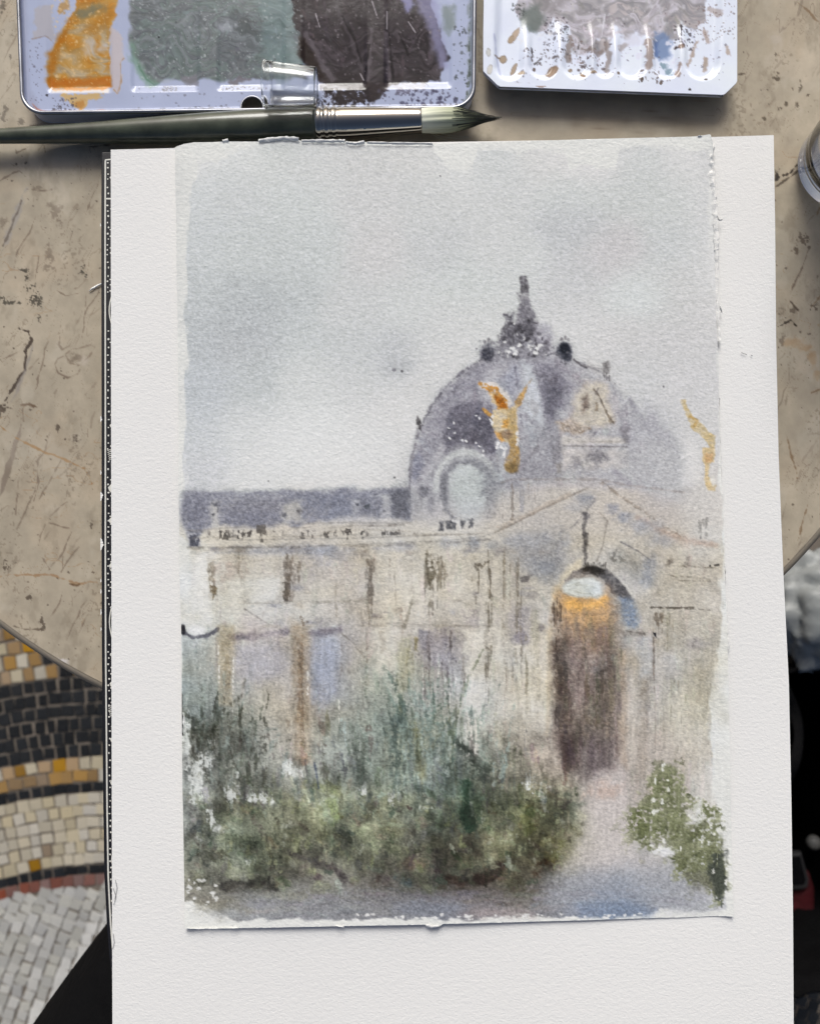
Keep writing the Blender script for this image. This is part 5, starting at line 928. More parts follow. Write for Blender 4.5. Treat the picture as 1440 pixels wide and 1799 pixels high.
def skirt(V, Q, drop):
    """vertical edge of a sheet all round its border"""
    E = np.concatenate([Q[:, [0, 1]], Q[:, [1, 2]], Q[:, [2, 3]], Q[:, [3, 0]]])
    key = np.sort(E, 1); k = key[:, 0].astype(np.int64) * (len(V) + 1) + key[:, 1]
    u, inv, cnt = np.unique(k, return_inverse=True, return_counts=True)
    Eb = E[cnt[inv] == 1]; vb = np.unique(Eb); mp = -np.ones(len(V), np.int64); mp[vb] = len(V) + np.arange(len(vb))
    V1 = V[vb].copy(); V2 = V[vb].copy(); V2[:, 2] -= drop; k = len(vb)      # own vertices, so that the edge stays crisp
    Q2 = np.stack([mp[Eb[:, 1]], mp[Eb[:, 0]], mp[Eb[:, 0]] + k, mp[Eb[:, 1]] + k], 1)
    return np.concatenate([V, V1, V2]), np.concatenate([Q, Q2]), np.concatenate([vb, vb])

# ---------------------------------------------------------------- floor of small mosaic stones, far below the table
ZF = -0.72
grout = mat('mosaic_grout', tuple(lin((112, 104, 95))), .9, nscale=40, namt=.2, bscale=500, bdist=.0006)
floor = pydata('floor', [(-6, -6, ZF), (6, -6, ZF), (6, 6, ZF), (-6, 6, ZF)], [(0, 1, 2, 3)], grout, smooth=False); tag(floor, kind='structure', label='mosaic café floor with curved bands of small stones')
TM = {'black': mat('black_stone', (.012, .013, .014), .4, nscale=90, namt=.3, var=.45, bscale=300, bdist=.0004),
      'ochre': mat('ochre_stone', (.33, .205, .08), .5, nscale=70, namt=.2, var=.28, bscale=300, bdist=.0004),
      'cream': mat('cream_stone', (.50, .45, .345), .5, nscale=70, namt=.12, var=.16, bscale=300, bdist=.0004),
      'red': mat('terracotta_stone', (.20, .085, .065), .55, nscale=70, namt=.2, var=.2, bscale=300, bdist=.0004),
      'grey': mat('pale_grey_stone', (.49, .485, .45), .5, nscale=70, namt=.14, var=.2, bscale=300, bdist=.0004)}
KT = 1400 / (CAM.z - ZF)                              # grid units per metre on the floor
RT = random.Random(3)
TILE = {}
def stone(kind, v):
    """one hand-cut stone, unit size, chamfered, slightly out of square"""
    if (kind, v) in TILE: return TILE[kind, v]
    R = random.Random(hash((len(kind), v)) % 999 + v * 7)
    q = [(-.5 + R.uniform(-.07, .07), -.5 + R.uniform(-.07, .07)), (.5 + R.uniform(-.07, .07), -.5 + R.uniform(-.07, .07)), (.5 + R.uniform(-.07, .07), .5 + R.uniform(-.07, .07)), (-.5 + R.uniform(-.07, .07), .5 + R.uniform(-.07, .07))]
    zt = [R.uniform(.13, .17) for _ in q]
    V = [(x, y, 0) for x, y in q] + [(x, y, z - .03) for (x, y), z in zip(q, zt)] + [(x * .94, y * .94, z) for (x, y), z in zip(q, zt)]
    Fc = [(i, (i + 1) % 4, 4 + (i + 1) % 4, 4 + i) for i in range(4)] + [(4 + i, 4 + (i + 1) % 4, 8 + (i + 1) % 4, 8 + i) for i in range(4)] + [(8, 9, 10, 11)]
    me = bpy.data.meshes.new('mosaic_stone'); me.from_pydata(V, [], Fc); me.materials.append(TM[kind]); me.update()
    TILE[kind, v] = me; return me
far = {k: ([], []) for k in TM}
def in_view(x, y):
    if not (-14 < x < 196 and 1095 < y < 1815): return False
    if math.hypot(x - 638, y - 263) < 1040: return False
    if y > 1570 and (x - 20) * 219 + (y - 1799) * 157 > 269 * 16: return False
    return True
ntile = 0
def lay(x, y, wx, wy, ang, kind):
    global ntile
    p = P(x, y, ZF + .0005); me = stone(kind, RT.randrange(7)); a = -ang + RT.gauss(0, .045 if kind != 'grey' else .09)
    g_ = .93 if kind == 'black' else (.965 if kind in ('cream', 'ochre') else 1.); wx *= g_; wy *= g_
    sx, sy = wx / KT * RT.uniform(.86, .97), wy / KT * RT.uniform(.84, .97)
    if in_view(x, y):
        o = bpy.data.objects.new('mosaic_stone', me); COL.objects.link(o); o.location = p; o.rotation_euler = (0, 0, a); o.scale = (sx, sy, .008); o.parent = floor; ntile += 1
    elif -150 < x < 330 and 950 < y < 2000:
        V, Fc = far[kind]; n = len(V); mt = Matrix.LocRotScale(p, Euler((0, 0, a)), Vector((sx, sy, .008)))
        V += [mt @ v.co for v in me.vertices]; Fc += [tuple(n + i for i in f.vertices) for f in me.polygons]
CX, CY = 220., 2390.
rows = []
def band(r_out, r_in, n, kind):
    for k in range(n): rows.append((r_out - (r_out - r_in) * k / n, r_out - (r_out - r_in) * (k + 1) / n, kind))
band(1478, 1205, 11, 'ochre'); band(1205, 1063, 6, 'black'); band(1063, 1019, 2, 'ochre'); band(1019, 1000, 1, 'black'); band(1000, 874, 6, 'cream'); band(874, 857, 1, 'black'); band(857, 837, 1, 'red')
for ro, ri, kind in rows:
    rm = (ro + ri) / 2; s = -(370.) + RT.uniform(0, 20)
    while s < 130:
        wd = RT.uniform(17, 24) if kind != 'ochre' else RT.uniform(19, 27)
        a = (s + wd / 2) / rm; kk = kind
        if kind == 'ochre' and RT.random() < .22: kk = 'cream'
        if kind == 'ochre' and ro > 1210 and RT.random() < .06: kk = 'black'
        if kind == 'cream' and RT.random() < .07: kk = 'ochre' if RT.random() < .15 else 'cream'
        lay(CX + rm * math.sin(a), CY - rm * math.cos(a), wd, ro - ri, a, kk); s += wd
# pale field below: stones set in slanting, slightly fanning courses
for i in range(-9, 17):
    s = RT.uniform(0, 18) - 40; xx, yy = 195. - i * 20.2, 1545. - i * 1.5
    ang = math.radians(112 + i * .6); s0 = 0.
    while s0 < 460:
        wd = RT.uniform(15, 24); an = ang - .00035 * s0 * (1 if s0 < 300 else .5)
        x = xx + math.cos(an) * wd / 2; y = yy + math.sin(an) * wd / 2
        if math.hypot(x - CX, y - CY) < 836: lay(x + RT.uniform(-1, 1), y + RT.uniform(-1, 1), 20.2 * RT.uniform(.96, 1.06), wd, an - math.pi / 2, 'grey')
        xx += math.cos(an) * wd; yy += math.sin(an) * wd; s0 += wd
for y in range(1735, 1840, 21):
    for x in range(1385, 1500, 22): 
        o = bpy.data.objects.new('mosaic_stone', stone('black', RT.randrange(7))); COL.objects.link(o); o.location = P(x + RT.uniform(-2, 2), y + (x - 1400) * .35, ZF + .0005); o.rotation_euler = (0, 0, -.33); o.scale = (20 / KT, 19 / KT, .008); o.parent = floor; ntile += 1
print('stones', ntile)
for k, (V, Fc) in far.items():
    if V:
        o = pydata('surrounding_stones', V, Fc, TM[k], floor, smooth=False); tag(o, kind='stuff')

# ---------------------------------------------------------------- round marble table
TCX, TCY, TR = 638., 263., 1062.
table = empty('marble_table', P(TCX, TCY, 0), 'small round beige marble table with brown veins and a rounded edge', 'table')
ctr = P(TCX, TCY, 0); Rm = TR * (CAM.z / F) ; FLAT = Rm - .0045
def marble_top():
    xs = np.unique(np.r_[np.arange(-440, 0, 20), np.arange(0, 204, 1.7), np.arange(204, 820, 22), np.arange(820, 900, 3), np.arange(900, 1256, 22), np.arange(1256, 1446, 1.7), np.arange(1446, 1730, 22)])
    ys = np.unique(np.r_[np.arange(-820, -6, 24), np.arange(-6, 1240, 1.7), np.arange(1240, 1345, 20)])
    c = Canvas(xs, ys, MARK_BASE); marble_marks(c)
    wx, wy = PA(c.X.astype(float), c.Y.astype(float), 0.)
    r = np.hypot(wx - ctr.x, wy - ctr.y); ins = r <= FLAT
    cell = ins[:-1, :-1] | ins[1:, :-1] | ins[:-1, 1:] | ins[1:, 1:]
    h, w_ = c.X.shape; used = np.zeros((h, w_), bool)
    used[:-1, :-1] |= cell; used[1:, :-1] |= cell; used[:-1, 1:] |= cell; used[1:, 1:] |= cell
    k = np.where(ins, 1, FLAT / r); wx = ctr.x + (wx - ctr.x) * k; wy = ctr.y + (wy - ctr.y) * k
    idx = -np.ones((h, w_), np.int64); idx[used] = np.arange(used.sum())
    V = np.stack([wx[used], wy[used], np.zeros(used.sum())], 1)
    Q = np.stack([idx[:-1, :-1][cell], idx[1:, :-1][cell], idx[1:, 1:][cell], idx[:-1, 1:][cell]], 1)
    npmesh('table_top', V, Q, M['marble'], table, lin(c.C)[used])
marble_top()
prof = [(0, FLAT - .0015)] + [(-.0022 * (1 - math.cos(a)) * 2.2, FLAT + .0045 * math.sin(a)) for a in np.linspace(.0, math.pi / 2, 8)] + [(-.017, FLAT + .0045), (-.0195, FLAT + .003), (-.0205, FLAT - .004), (-.0205, .05)]
V, Fc = lathe(ctr - Vector((0, 0, .0003)), (0, 0, 1), (1, 0, 0), prof, 220, cap=False); pydata('table_edge', V, Fc, M['rim'], table)
iron = mat('black_cast_iron', (.02, .02, .02), .5, nscale=60, namt=.2)
V, Fc = lathe(ctr, (0, 0, 1), (1, 0, 0), [(-.0206, .09), (-.03, .085), (-.04, .03), (-.3, .025), (-.5, .03), (-.66, .03), (-.69, .06), (-.705, .17), (-.7145, .18)], 32); pydata('pedestal', V, Fc, iron, table)

# ---------------------------------------------------------------- black patterned book under the sheets
ZB = 0.0112
book = empty('sketchbook', P(700, 1000, 0), 'black book with white dotted cover, lying under the white sheets', 'book')
BL = [(178, 268), (177.5, 420), (178, 700), (178, 1000), (178.5, 1150), (180, 1300), (181, 1420), (183, 1540), (187, 1620), (192, 1680), (199, 1740), (210, 1790)]
def book_left(off): return [(x + off, y) for x, y in BL]
outl = BL + [(240, 1800), (1330, 1800), (1330, 262), (200, 267), (181, 266.5)]
def world(poly, z): return ccw([tuple(P(x, y, z)[:2]) for x, y in poly])
V, Fc = extruded(world(outl, ZB), ZB - .0022, ZB, .0006); pydata('front_cover', V, Fc, M['bookblack'], book, smooth=False)
V, Fc = extruded(world([(190, 280), (190, 1500), (215, 1770), (1320, 1785), (1320, 275)], ZB), .0026, ZB - .0022); pydata('page_block', V, Fc, M['pages'], book, smooth=False)
V, Fc = extruded(world(outl, ZB), .0003, .0026, .0004); pydata('back_cover', V, Fc, M['bookblack'], book, smooth=False)
def ribbon(pts, wd, z):
    V = []; Fc = []
    for i, p in enumerate(pts):
        a = Vector(pts[max(i - 1, 0)][:2]); b = Vector(pts[min(i + 1, len(pts) - 1)][:2]); t = (b - a).normalized(); n = Vector((-t.y, t.x)); w2 = (wd[i] if isinstance(wd, list) else wd) / 2
        for s in (-1, 1): V.append(P(p[0] + n.x * w2 * s, p[1] + n.y * w2 * s, z))
        if i: Fc.append((2 * i - 2, 2 * i - 1, 2 * i + 1, 2 * i))
    return V, Fc
def disc(x, y, rx, ry, z, n=12, rot=0.):
    V = [P(x + rx * math.cos(2 * math.pi * k / n) * math.cos(rot) - ry * math.sin(2 * math.pi * k / n) * math.sin(rot), y + rx * math.cos(2 * math.pi * k / n) * math.sin(rot) + ry * math.sin(2 * math.pi * k / n) * math.cos(rot), z) for k in range(n)]
    return V, [tuple(range(n))[::-1]]
ZP = ZB + .00006
def bx(y): return float(np.interp(y, [p[1] for p in BL], [p[0] for p in BL]))
line_pts = [(bx(y) + 7.5, y) for y in range(282, 1800, 22)]
V, Fc = ribbon(line_pts, 2.6, ZP); pydata('printed_line', V, Fc, M['print'], book, smooth=False)
RB = random.Random(8); pc = [ribbon([(bx(282) + 7, 281), (202, 279)], 2.2, ZP), ribbon([(bx(348) + 8, 349), (202, 349)], 2.6, ZP)]
y = 286.
while y < 1790:
    if not (343 < y < 356) and not (520 < y < 570) and not (1063 < y < 1120):
        pc.append(disc(bx(y) + 12.4 + RB.uniform(-1.2, 1.4), y, RB.uniform(1.0, 1.9), RB.uniform(1.0, 1.9), ZP))
        if RB.random() < .45: pc.append(disc(bx(y) + 17 + RB.uniform(-.6, .8), y + RB.uniform(4, 7), RB.uniform(.9, 1.7), RB.uniform(.9, 1.6), ZP))
    y += RB.uniform(8, 15)
def leaf(y, w_, h_): return ([P(bx(y) + 19, y - h_, ZP), P(bx(y) + 19 - w_, y - h_ * .2, ZP), P(bx(y) + 19 - w_ * .7, y + h_ * .4, ZP), P(bx(y) + 19, y + h_, ZP)], [(0, 1, 2, 3)])
for yy, w_, h_ in ((312, 4, 4), (858, 7, 9), (915, 6, 7), (995, 5, 8), (1000, 4, 5), (1150, 4, 5), (1202, 5, 7), (1300, 5, 7), (1375, 6, 8), (748, 4, 5)): pc.append(leaf(yy, w_, h_))
for y0, y1 in ((518, 572), (1062, 1122), (1490, 1530)): pc.append(ribbon([(bx(y0) + 19.5 - 5 * math.sin(math.pi * t), y0 + (y1 - y0) * t) for t in np.linspace(0, 1, 9)], 1.8, ZP))
for yb in (800, 1250):
    for k in range(6): pc.append(ribbon([(bx(yb) + 11 + k * .7, yb - 8 + k * 3.4), (bx(yb) + 15, yb - 10 + k * 3.2), (bx(yb) + 19, yb - 9 + k * 3.4)], 1.1, ZP))
joined('printed_pattern', pc, M['print'], book, smooth=False)
pc = []
for yy, w_, h_ in ((872, 5, 8), (956, 6, 11), (736, 3, 5), (1039, 2, 4), (1075, 2.5, 5), (830, 2, 4), (1105, 2, 3), (395, 1.6, 3), (1020, 2, 3)):
    n_ = 9; L_ = [P(bx(yy) - 1.2, yy + h_ * (2 * k / n_ - 1), ZP + .0001) for k in range(n_ + 1)]; R_ = [P(bx(yy) - .6 + max(.1, w_ * math.sin(math.pi * k / n_) ** .7 * RB.uniform(.35, 1.0)), yy + h_ * (2 * k / n_ - 1), ZP + .0003) for k in range(n_ + 1)]
    pc.append((L_ + R_, [(k, k + 1, n_ + 2 + k, n_ + 1 + k) for k in range(n_)]))
[pydata('chipped_edge', *p_, M['fibre'], book, smooth=False) for p_ in pc]

# ---------------------------------------------------------------- large blank sheet
ZS = 0.0128
def blank_sheet():
    left = np.array([(195, 263), (195.5, 700), (196, 1200), (197, 1500), (198, 1830)], float); right = np.array([(1358, 237.5), (1360.5, 400), (1362, 600), (1366, 800), (1374, 1000), (1384, 1200), (1388, 1400), (1390.5, 1600), (1391.5, 1795), (1391.5, 1830)], float)
    nu, nv = 90, 120; V = []; Q = []
    for j in range(nv + 1):
        t = j / nv; yl = 263 + (1830 - 263) * t; yr = 237.5 + (1830 - 237.5) * t
        xl = np.interp(yl, left[:, 1], left[:, 0]); xr = np.interp(yr, right[:, 1], right[:, 0])
        for i in range(nu + 1):
            s = i / nu; px = xl + (xr - xl) * s; py = yl + (yr - yl) * s
            dip = .0007 * math.sin(s * 5 + t * 3) * math.sin(t * 7 + 1) * min(1, 6 * min(s, 1 - s) + .2)
            p = P(px, py, ZS); V.append((p.x, p.y, ZS + dip * 1.3 + .0006 * max(0, s - .8) * 5 * (.4 + t)))
    for j in range(nv):
        for i in range(nu): a = j * (nu + 1) + i; Q.append((a, a + nu + 1, a + nu + 2, a + 1))
    V, Q, _ = skirt(np.array(V), np.array(Q), .0009)
    o = npmesh('blank_paper_sheet', V, Q, M['paper']); tag(o, 'large blank white textured paper sheet under the painting, resting on the book', 'paper sheet')
    pc = [ribbon([(1301, 619.5), (1305, 621), (1311, 623)], 1.2, ZS + .0009), ribbon([(1318, 624), (1321, 625)], 1.4, ZS + .0009), ribbon([(203, 1546), (206, 1560), (202, 1580)], .9, ZS + .0006), ribbon([(199, 1640), (201, 1656), (198, 1668)], .9, ZS + .0006), ribbon([(199, 1560), (204, 1575), (200, 1590)], .8, ZS + .0006)]
    [pydata('pencil_mark', *p_, M['graphite'], o, smooth=False) for p_ in pc]
blank_sheet()

# ---------------------------------------------------------------- the watercolour
ZW = 0.0142
def watercolour():
    c = paint_sheet(0.62)
    D, _ = c.dist((slice(None), slice(None)), SHEET, True)
    e = np.clip(np.minimum(c.X - np.interp(c.Y, [263, 500, 1000, 1631], [311, 313, 317, 326]), np.interp(c.Y, [240, 560, 1010, 1608], [1247, 1256, 1270, 1286]) - c.X), 0, 60) / 60.
    tl = np.exp(-((c.X - 320) ** 2 + (c.Y - 255) ** 2) / (2 * 90 ** 2))
    bl = np.exp(-((c.X - 560) / 260) ** 2 - ((c.Y - 1625) / 60) ** 2); rt = np.exp(-((c.X - 1250) / 26) ** 2) * _ss(420, 260, c.Y)
    zo = .0023 * (1 - e) ** 3 * (.6 + .5 * fbm(c.X, c.Y, 180, 180, 5, 2)) + .0014 * tl + .0007 * bl + .0009 * rt + .00035 * fbm(c.X, c.Y, 210, 210, 8, 2) + .00005 * c.tooth
    V, Q, used, keep, idx = clip_grid(c, SHEET, ZW, zo)
    col = lin(c.C)[used]
    V2, Q2, vb = skirt(V, Q, .0007)
    raw = np.tile(lin((230, 230, 226)), (len(vb), 1))
    o = npmesh('watercolour_painting', V2, Q2, M['painted'], None, np.concatenate([col, raw]))
    tag(o, 'loose watercolour of a domed building with a golden winged figure, on rough-edged paper', 'painting')
    # torn fibres: deckle along the right edge and along the top
    R = random.Random(21); pc = []
    def scrap(path, wmin, wmax, zmax):
        n = len(path); ws = [wmin + (wmax - wmin) * R.random() for _ in path]; V = []; Fc = []
        for i, (x, y) in enumerate(path):
            a = Vector(path[max(i - 1, 0)]); b = Vector(path[min(i + 1, n - 1)]); t = (b - a).normalized(); nn = Vector((-t.y, t.x))
            prof_ = [(-.5, .0002), (-.25, R.uniform(.2, 1) * zmax), (.1, R.uniform(.0, .8) * zmax), (.5, -.0004)]
            for s, z in prof_:
                p = P(x + nn.x * s * ws[i] + R.uniform(-.7, .7), y + nn.y * s * ws[i], ZW); V.append((p.x, p.y, ZW + .0009 + z))
            if i:
                for k in range(3): Fc.append((4 * i - 4 + k, 4 * i - 3 + k, 4 * i + 1 + k, 4 * i + k))
        pc.append((V, Fc))
    edge = [(1242, 243), (1247, 262), (1244, 282), (1249, 300), (1246, 312), (1251, 330), (1254, 360), (1256, 400), (1257, 440), (1257.5, 480), (1258, 520), (1259, 560), (1261, 600)]
    def dens(p, st):
        out = []
        for a, b in zip(p[:-1], p[1:]):
            n = max(1, int(math.dist(a, b) / st))
            out += [(a[0] + (b[0] - a[0]) * k / n, a[1] + (b[1] - a[1]) * k / n) for k in range(n)]
        return out + [p[-1]]
    scrap(dens(edge[:6], 3.2), 7, 16, .0018); scrap(dens(edge[4:9], 4), 5, 11, .0015); scrap(dens(edge[8:], 5), 3, 7, .0011)
    scrap(dens([(1256, 378), (1262, 388), (1268, 386)], 3), 1.5, 3, .0006); scrap(dens([(1257, 528), (1263, 540), (1266, 550)], 3), 1.5, 3, .0006); scrap(dens([(1224, 241), (1238, 244), (1247, 248)], 3), 2, 4, .0008)
    scrap(dens([(1262, 700), (1264, 800), (1268, 900), (1272, 1020)], 7), 1.2, 2.4, .0003); scrap(dens([(1272, 1040), (1275, 1100), (1278, 1140)], 4), 2, 4, .0006)
    scrap(dens([(455, 249), (480, 246), (500, 244), (525, 246)], 4), 4, 8, .0009); scrap(dens([(530, 249), (570, 249), (606, 249)], 4), 3, 6, .0007); scrap(dens([(608, 252), (624, 254), (640, 251)], 4), 3, 6, .0007); scrap(dens([(392, 250), (402, 248)], 3), 4, 6, .0006); scrap(dens([(645, 252), (690, 253), (760, 254)], 6), 2, 4, .0005)
    scrap(dens([(748, 1624), (758, 1627), (770, 1625)], 3), 4, 7, .0007); scrap(dens([(590, 1625), (604, 1627)], 4), 2, 4, .0004); scrap(dens([(330, 1630), (370, 1630), (420, 1629)], 6), 1.5, 3, .0004)
    [pydata('torn_edge', *p_, M['fibre'], o) for p_ in pc]
watercolour()

# ---------------------------------------------------------------- paint tin with wells
def rrect(x0, y0, x1, y1, r, n=8, skew=0.):
    p = []
    for cx, cy, a0 in ((x1 - r, y1 - r, 0), (x0 + r, y1 - r, 90), (x0 + r, y0 + r, 180), (x1 - r, y0 + r, 270)):
        for k in range(n + 1): a = math.radians(a0 + 90 * k / n); p.append((cx + r * math.cos(a), cy + r * math.sin(a)))
    return [(x + skew * (y - 190), y) for x, y in p]
ZT = 0.0085
def paint_tin_obj():
    t = empty('paint_tin', P(435, 0, 0), 'open enamelled paint tin smeared with ochre, grey green and dark purple', 'paint tin')
    c = paint_tin(.6)
    c.X = c.X - (.045) * (c.Y - 190) * np.clip((300 - c.X) / 300, -.2, 1) * -1
    c.Y = c.Y - (c.X - 436) * .013 + 1.5
    outl = [(40 + (190 - y) * -.045, y + 5 if y > 0 else y) if False else (x, y) for x, y in rrect(46, -188, 829, 193, 34)]
    def wob(q): 
        x, y = q; x2 = x + .045 * (y - 190) * min(max((300 - x) / 300, -.2), 1); return (x2, y - (x2 - 436) * .013 + 1.5)
    V, Q, used, keep, idx = clip_grid(c, [wob(q) for q in outl], ZT, (c.Z + c.H * .5) * MM, hole=(443, 189, 19.5))
    V, Q, vb = skirt(V, Q, .0006)
    npmesh('paint_wells', V, Q, M['enamel'], t, np.concatenate([lin(c.C)[used], np.tile(lin((150, 154, 170)), (len(vb), 1))]))
    rim = [P(*wob(q), ZT) + Vector((0, 0, .0018)) for q in rrect(43.5, -190, 831, 195.5, 36, 10)]
    V, Fc = tube_verts(rim, .0010, 8, closed=True); pydata('rolled_rim', V, Fc, M['tinmetal'], t)
    n = len(rim); V = [p - Vector((0, 0, .0012)) for p in rim] + [Vector((p.x, p.y, .0004)) for p in rim]
    pydata('side_wall', V, [(i, (i + 1) % n, n + (i + 1) % n, n + i) for i in range(n)], M['tinwall'], t)
    ring = [P(443 + 19.6 * math.cos(a), 189 + 19.6 * math.sin(a), ZT) for a in np.linspace(0, 2 * math.pi, 29)[:-1]]
    V, Fc = tube_verts(ring, .0005, 6, closed=True); pydata('hole_rim', V, Fc, M['tinmetal'], t)
paint_tin_obj()

# ---------------------------------------------------------------- white mixing tray
ZY = 0.0105
def tray_obj():
    t = empty('mixing_tray', P(1070, 0, 0), 'white enamelled mixing tray with cut corners, spattered with mauve and brown paint', 'paint tray')
    c = paint_tray(.6)
    outl = [(852, -186), (848.5, 60), (848.5, 124), (851, 128), (873, 149), (878, 152), (1100, 160), (1268, 166.5), (1273, 165), (1292, 147), (1294, 142), (1294.5, -186)]
    V, Q, used, keep, idx = clip_grid(c, outl, ZY, (c.Z + c.H * .4) * MM)
    V, Q, vb = skirt(V, Q, .0007)
    npmesh('tray_top', V, Q, M['enamel'], t, np.concatenate([lin(c.C)[used], np.tile(lin((196, 200, 214)), (len(vb), 1))]))
    low = [P(x, y, ZY) for x, y in outl]; n = len(low)
    V = []; 
    for dz, k in ((-.0006, 1.), (-.0028, .996), (-.0034, .985)):
        for (x, y), p in zip(outl, low):
            q = P(1071 + (x - 1071) * k, -10 + (y + 10) * k, ZY); V.append((q.x, q.y, ZY + dz))
    Fc = [(r * n + i, r * n + (i + 1) % n, (r + 1) * n + (i + 1) % n, (r + 1) * n + i) for r in range(2) for i in range(n)]
    pydata('folded_edge', V, Fc, M['tinwall'], t, smooth=False)
    lip = [P(876, 152, ZY), P(1000, 156.5, ZY), P(1100, 160.5, ZY), P(1270, 167, ZY)]
    V, Fc = tube_verts([p - Vector((0, -.0001, .0006)) for p in lip], .00055, 8); pydata('bare_metal_lip', V, Fc, M['tinmetal'], t)
    base = [P(1071 + (x - 1071) * .93, -10 + (y + 10) * .88, ZY) for x, y in outl]
    V, Fc = extruded(ccw([(p.x, p.y) for p in base]), .0004, ZY - .0036); pydata('tray_body', V, Fc, M['tinmetal'], t, smooth=False)
tray_obj()

# ---------------------------------------------------------------- the big round brush
def brush():
    ZX = .0083
    t = empty('paintbrush', P(560, 217, 0), 'thick round paintbrush with grey green handle, silver ferrule and pale dark-tipped hair', 'paintbrush')
    a, b = P(0, 239.5, ZX), P(889, 206.5, ZX); ax = (b - a).normalized(); K = 1400 / (CAM.z - ZX)
    def prof(pts): return [(x / K * 1.0007, r / K) for x, r in pts]
    def body(name, pts, m, n=64):
        V, Fc = lathe(a, ax, (0, 0, 1), prof(pts), n); return pydata(name, V, Fc, m, t)
    body('handle', [(-330, 3), (-320, 5), (-200, 7.5), (-80, 10), (0, 12.4), (60, 14.2), (120, 16), (180, 18.2), (250, 21.4), (320, 24.4), (380, 26.6), (430, 27.9), (480, 28.4), (520, 28.4), (555, 28), (563, 27.6)], M['handle'])
    cr = [(562, 26.6), (563, 28.2), (567, 28.6), (571, 28.4), (573, 27), (575, 26.2), (577, 27.2), (579, 28.1), (584, 28.2), (586, 27), (588, 26.1), (590, 27), (592, 27.7), (597, 27.6), (599, 26.3), (601, 25.9), (604, 26.4), (610, 26.6), (640, 25.7), (680, 24.2), (720, 22.6), (744, 21.5), (748, 21.4), (749.5, 20.8), (749, 20)]
    body('ferrule', cr, M['chrome'], 80)
    # hair: body of the tuft plus loose strands
    n = 96; L = [(746, 20), (760, 20.8), (775, 21.6), (790, 21.8), (804, 20.6), (818, 18.2), (832, 14.6), (846, 10.6), (858, 7), (868, 4.2), (876, 2.2), (884, .9), (890, .2)]
    R = random.Random(4); ph = [R.uniform(0, 6.28) for _ in range(9)]
    V = []; Fc = []; C = []; u = Vector((0, 0, 1)); u = (u - ax * u.dot(ax)).normalized(); v = ax.cross(u)
    L2 = []
    for (x0, r0), (x1, r1) in zip(L[:-1], L[1:]):
        for k in range(5): L2.append((x0 + (x1 - x0) * k / 5, r0 + (r1 - r0) * k / 5))
    L2.append(L[-1])
    strand = [R.uniform(-1, 1) for _ in range(n)]
    for x, r in L2:
        f = (x - 746) / 144
        for k in range(n):
            an = 2 * math.pi * k / n
            rr = r * (1 + .035 * strand[k] * min(1, f * 3) + .02 * math.sin(11 * an + ph[0] + 3 * f)); sag = -.0006 * f * f
            V.append(a + ax * (x / K) + (u * math.cos(an) + v * math.sin(an)) * rr / K + Vector((0, 0, sag)))
            side = math.sin(an)                                    # along v, across the picture
            base = np.array((226, 228, 210), float) * (1 - min(1, f * 1.25)) + np.array((120, 128, 92), float) * min(1, f * 1.25)
            dk = _ss(.5, .86, np.array(f + .07 * strand[k] + .05 * math.sin(5 * an + ph[1])))
            base = base * (1 - dk) + np.array((26, 28, 26)) * dk
            C.append(lin(np.clip(base * (1 + .06 * strand[k] * (.3 + f)), 4, 240)))
    m = len(L2)
    for i in range(m - 1):
        for k in range(n): Fc.append((i * n + k, i * n + (k + 1) % n, (i + 1) * n + (k + 1) % n, (i + 1) * n + k))
    pydata('hair_tuft', V, Fc, M['hair'], t, True, C)
    pc = []; cols = []
    for s in range(64):
        an = R.uniform(0, 6.28); x0 = R.uniform(800, 846); ln = R.uniform(30, 60); spread = R.gauss(0, 1.)
        r0 = np.interp(x0, [p[0] for p in L], [p[1] for p in L]); path = []
        for f in np.linspace(0, 1, 5):
            x = x0 + (min(x0 + ln, 893) - x0) * f; rr = np.interp(x, [p[0] for p in L], [p[1] for p in L]) + .5
            path.append(a + ax * (x / K) + (u * math.cos(an) + v * math.sin(an)) * (rr + abs(spread) * 1.3 * f * f) / K)
        pc.append(tube_verts(path, [.00014, .00014, .00012, .0001, .00004], 4))
    pc2 = []
    for p in ([(752, 231), (775, 240), (800, 243), (822, 242)], [(752, 232), (768, 241), (786, 247)], [(756, 231), (790, 238), (826, 241)]):
        pc2.append(tube_verts([P(x, y, .004) for x, y in p], .00009, 4))
    dark = mat('dark_hair_tip', (.03, .033, .028), .5, nscale=600, namt=.3); joined('dark_strands', pc, dark, t)
    joined('stray_hairs', pc2, mat('pale_hair', (.5, .5, .44), .5, nscale=600, namt=.1), t)
    # small printed label wrapped on the handle
    V = []; Fc = []
    def on(x, an, r=0.00006):
        rr = float(np.interp(x, [-80, 0, 60, 120], [10, 12.4, 14.2, 16])) / K + r
        return a + ax * (x / K) + (u * math.cos(an) + v * math.sin(an)) * rr
    xs = [-60, -40, -20, 0, 20, 40, 60, 78, 86]
    for x in xs:
        for k in range(7): V.append(on(x, math.radians(-62 - 10 * k if x < 86 else -72 - 6 * k)))
    for i in range(len(xs) - 1):
        for k in range(6): Fc.append((i * 7 + k, i * 7 + k + 1, (i + 1) * 7 + k + 1, (i + 1) * 7 + k))
    pydata('label', V, Fc, M['label'], t)
    glyphs = {'S': ['111', '100', '111', '001', '111'], 'K': ['101', '110', '100', '110', '101'], 'I': ['010', '010', '010', '010', '010'], '0': ['111', '101', '101', '101', '111'], 'E': ['111', '100', '110', '100', '111'], '9': ['111', '101', '111', '001', '111'], '2': ['111', '001', '111', '100', '111'], '8': ['111', '101', '111', '101', '111'], '4': ['101', '101', '111', '001', '001'], '5': ['111', '100', '111', '001', '111'], ' ': ['000'] * 5}
    pc = []; x = 2.
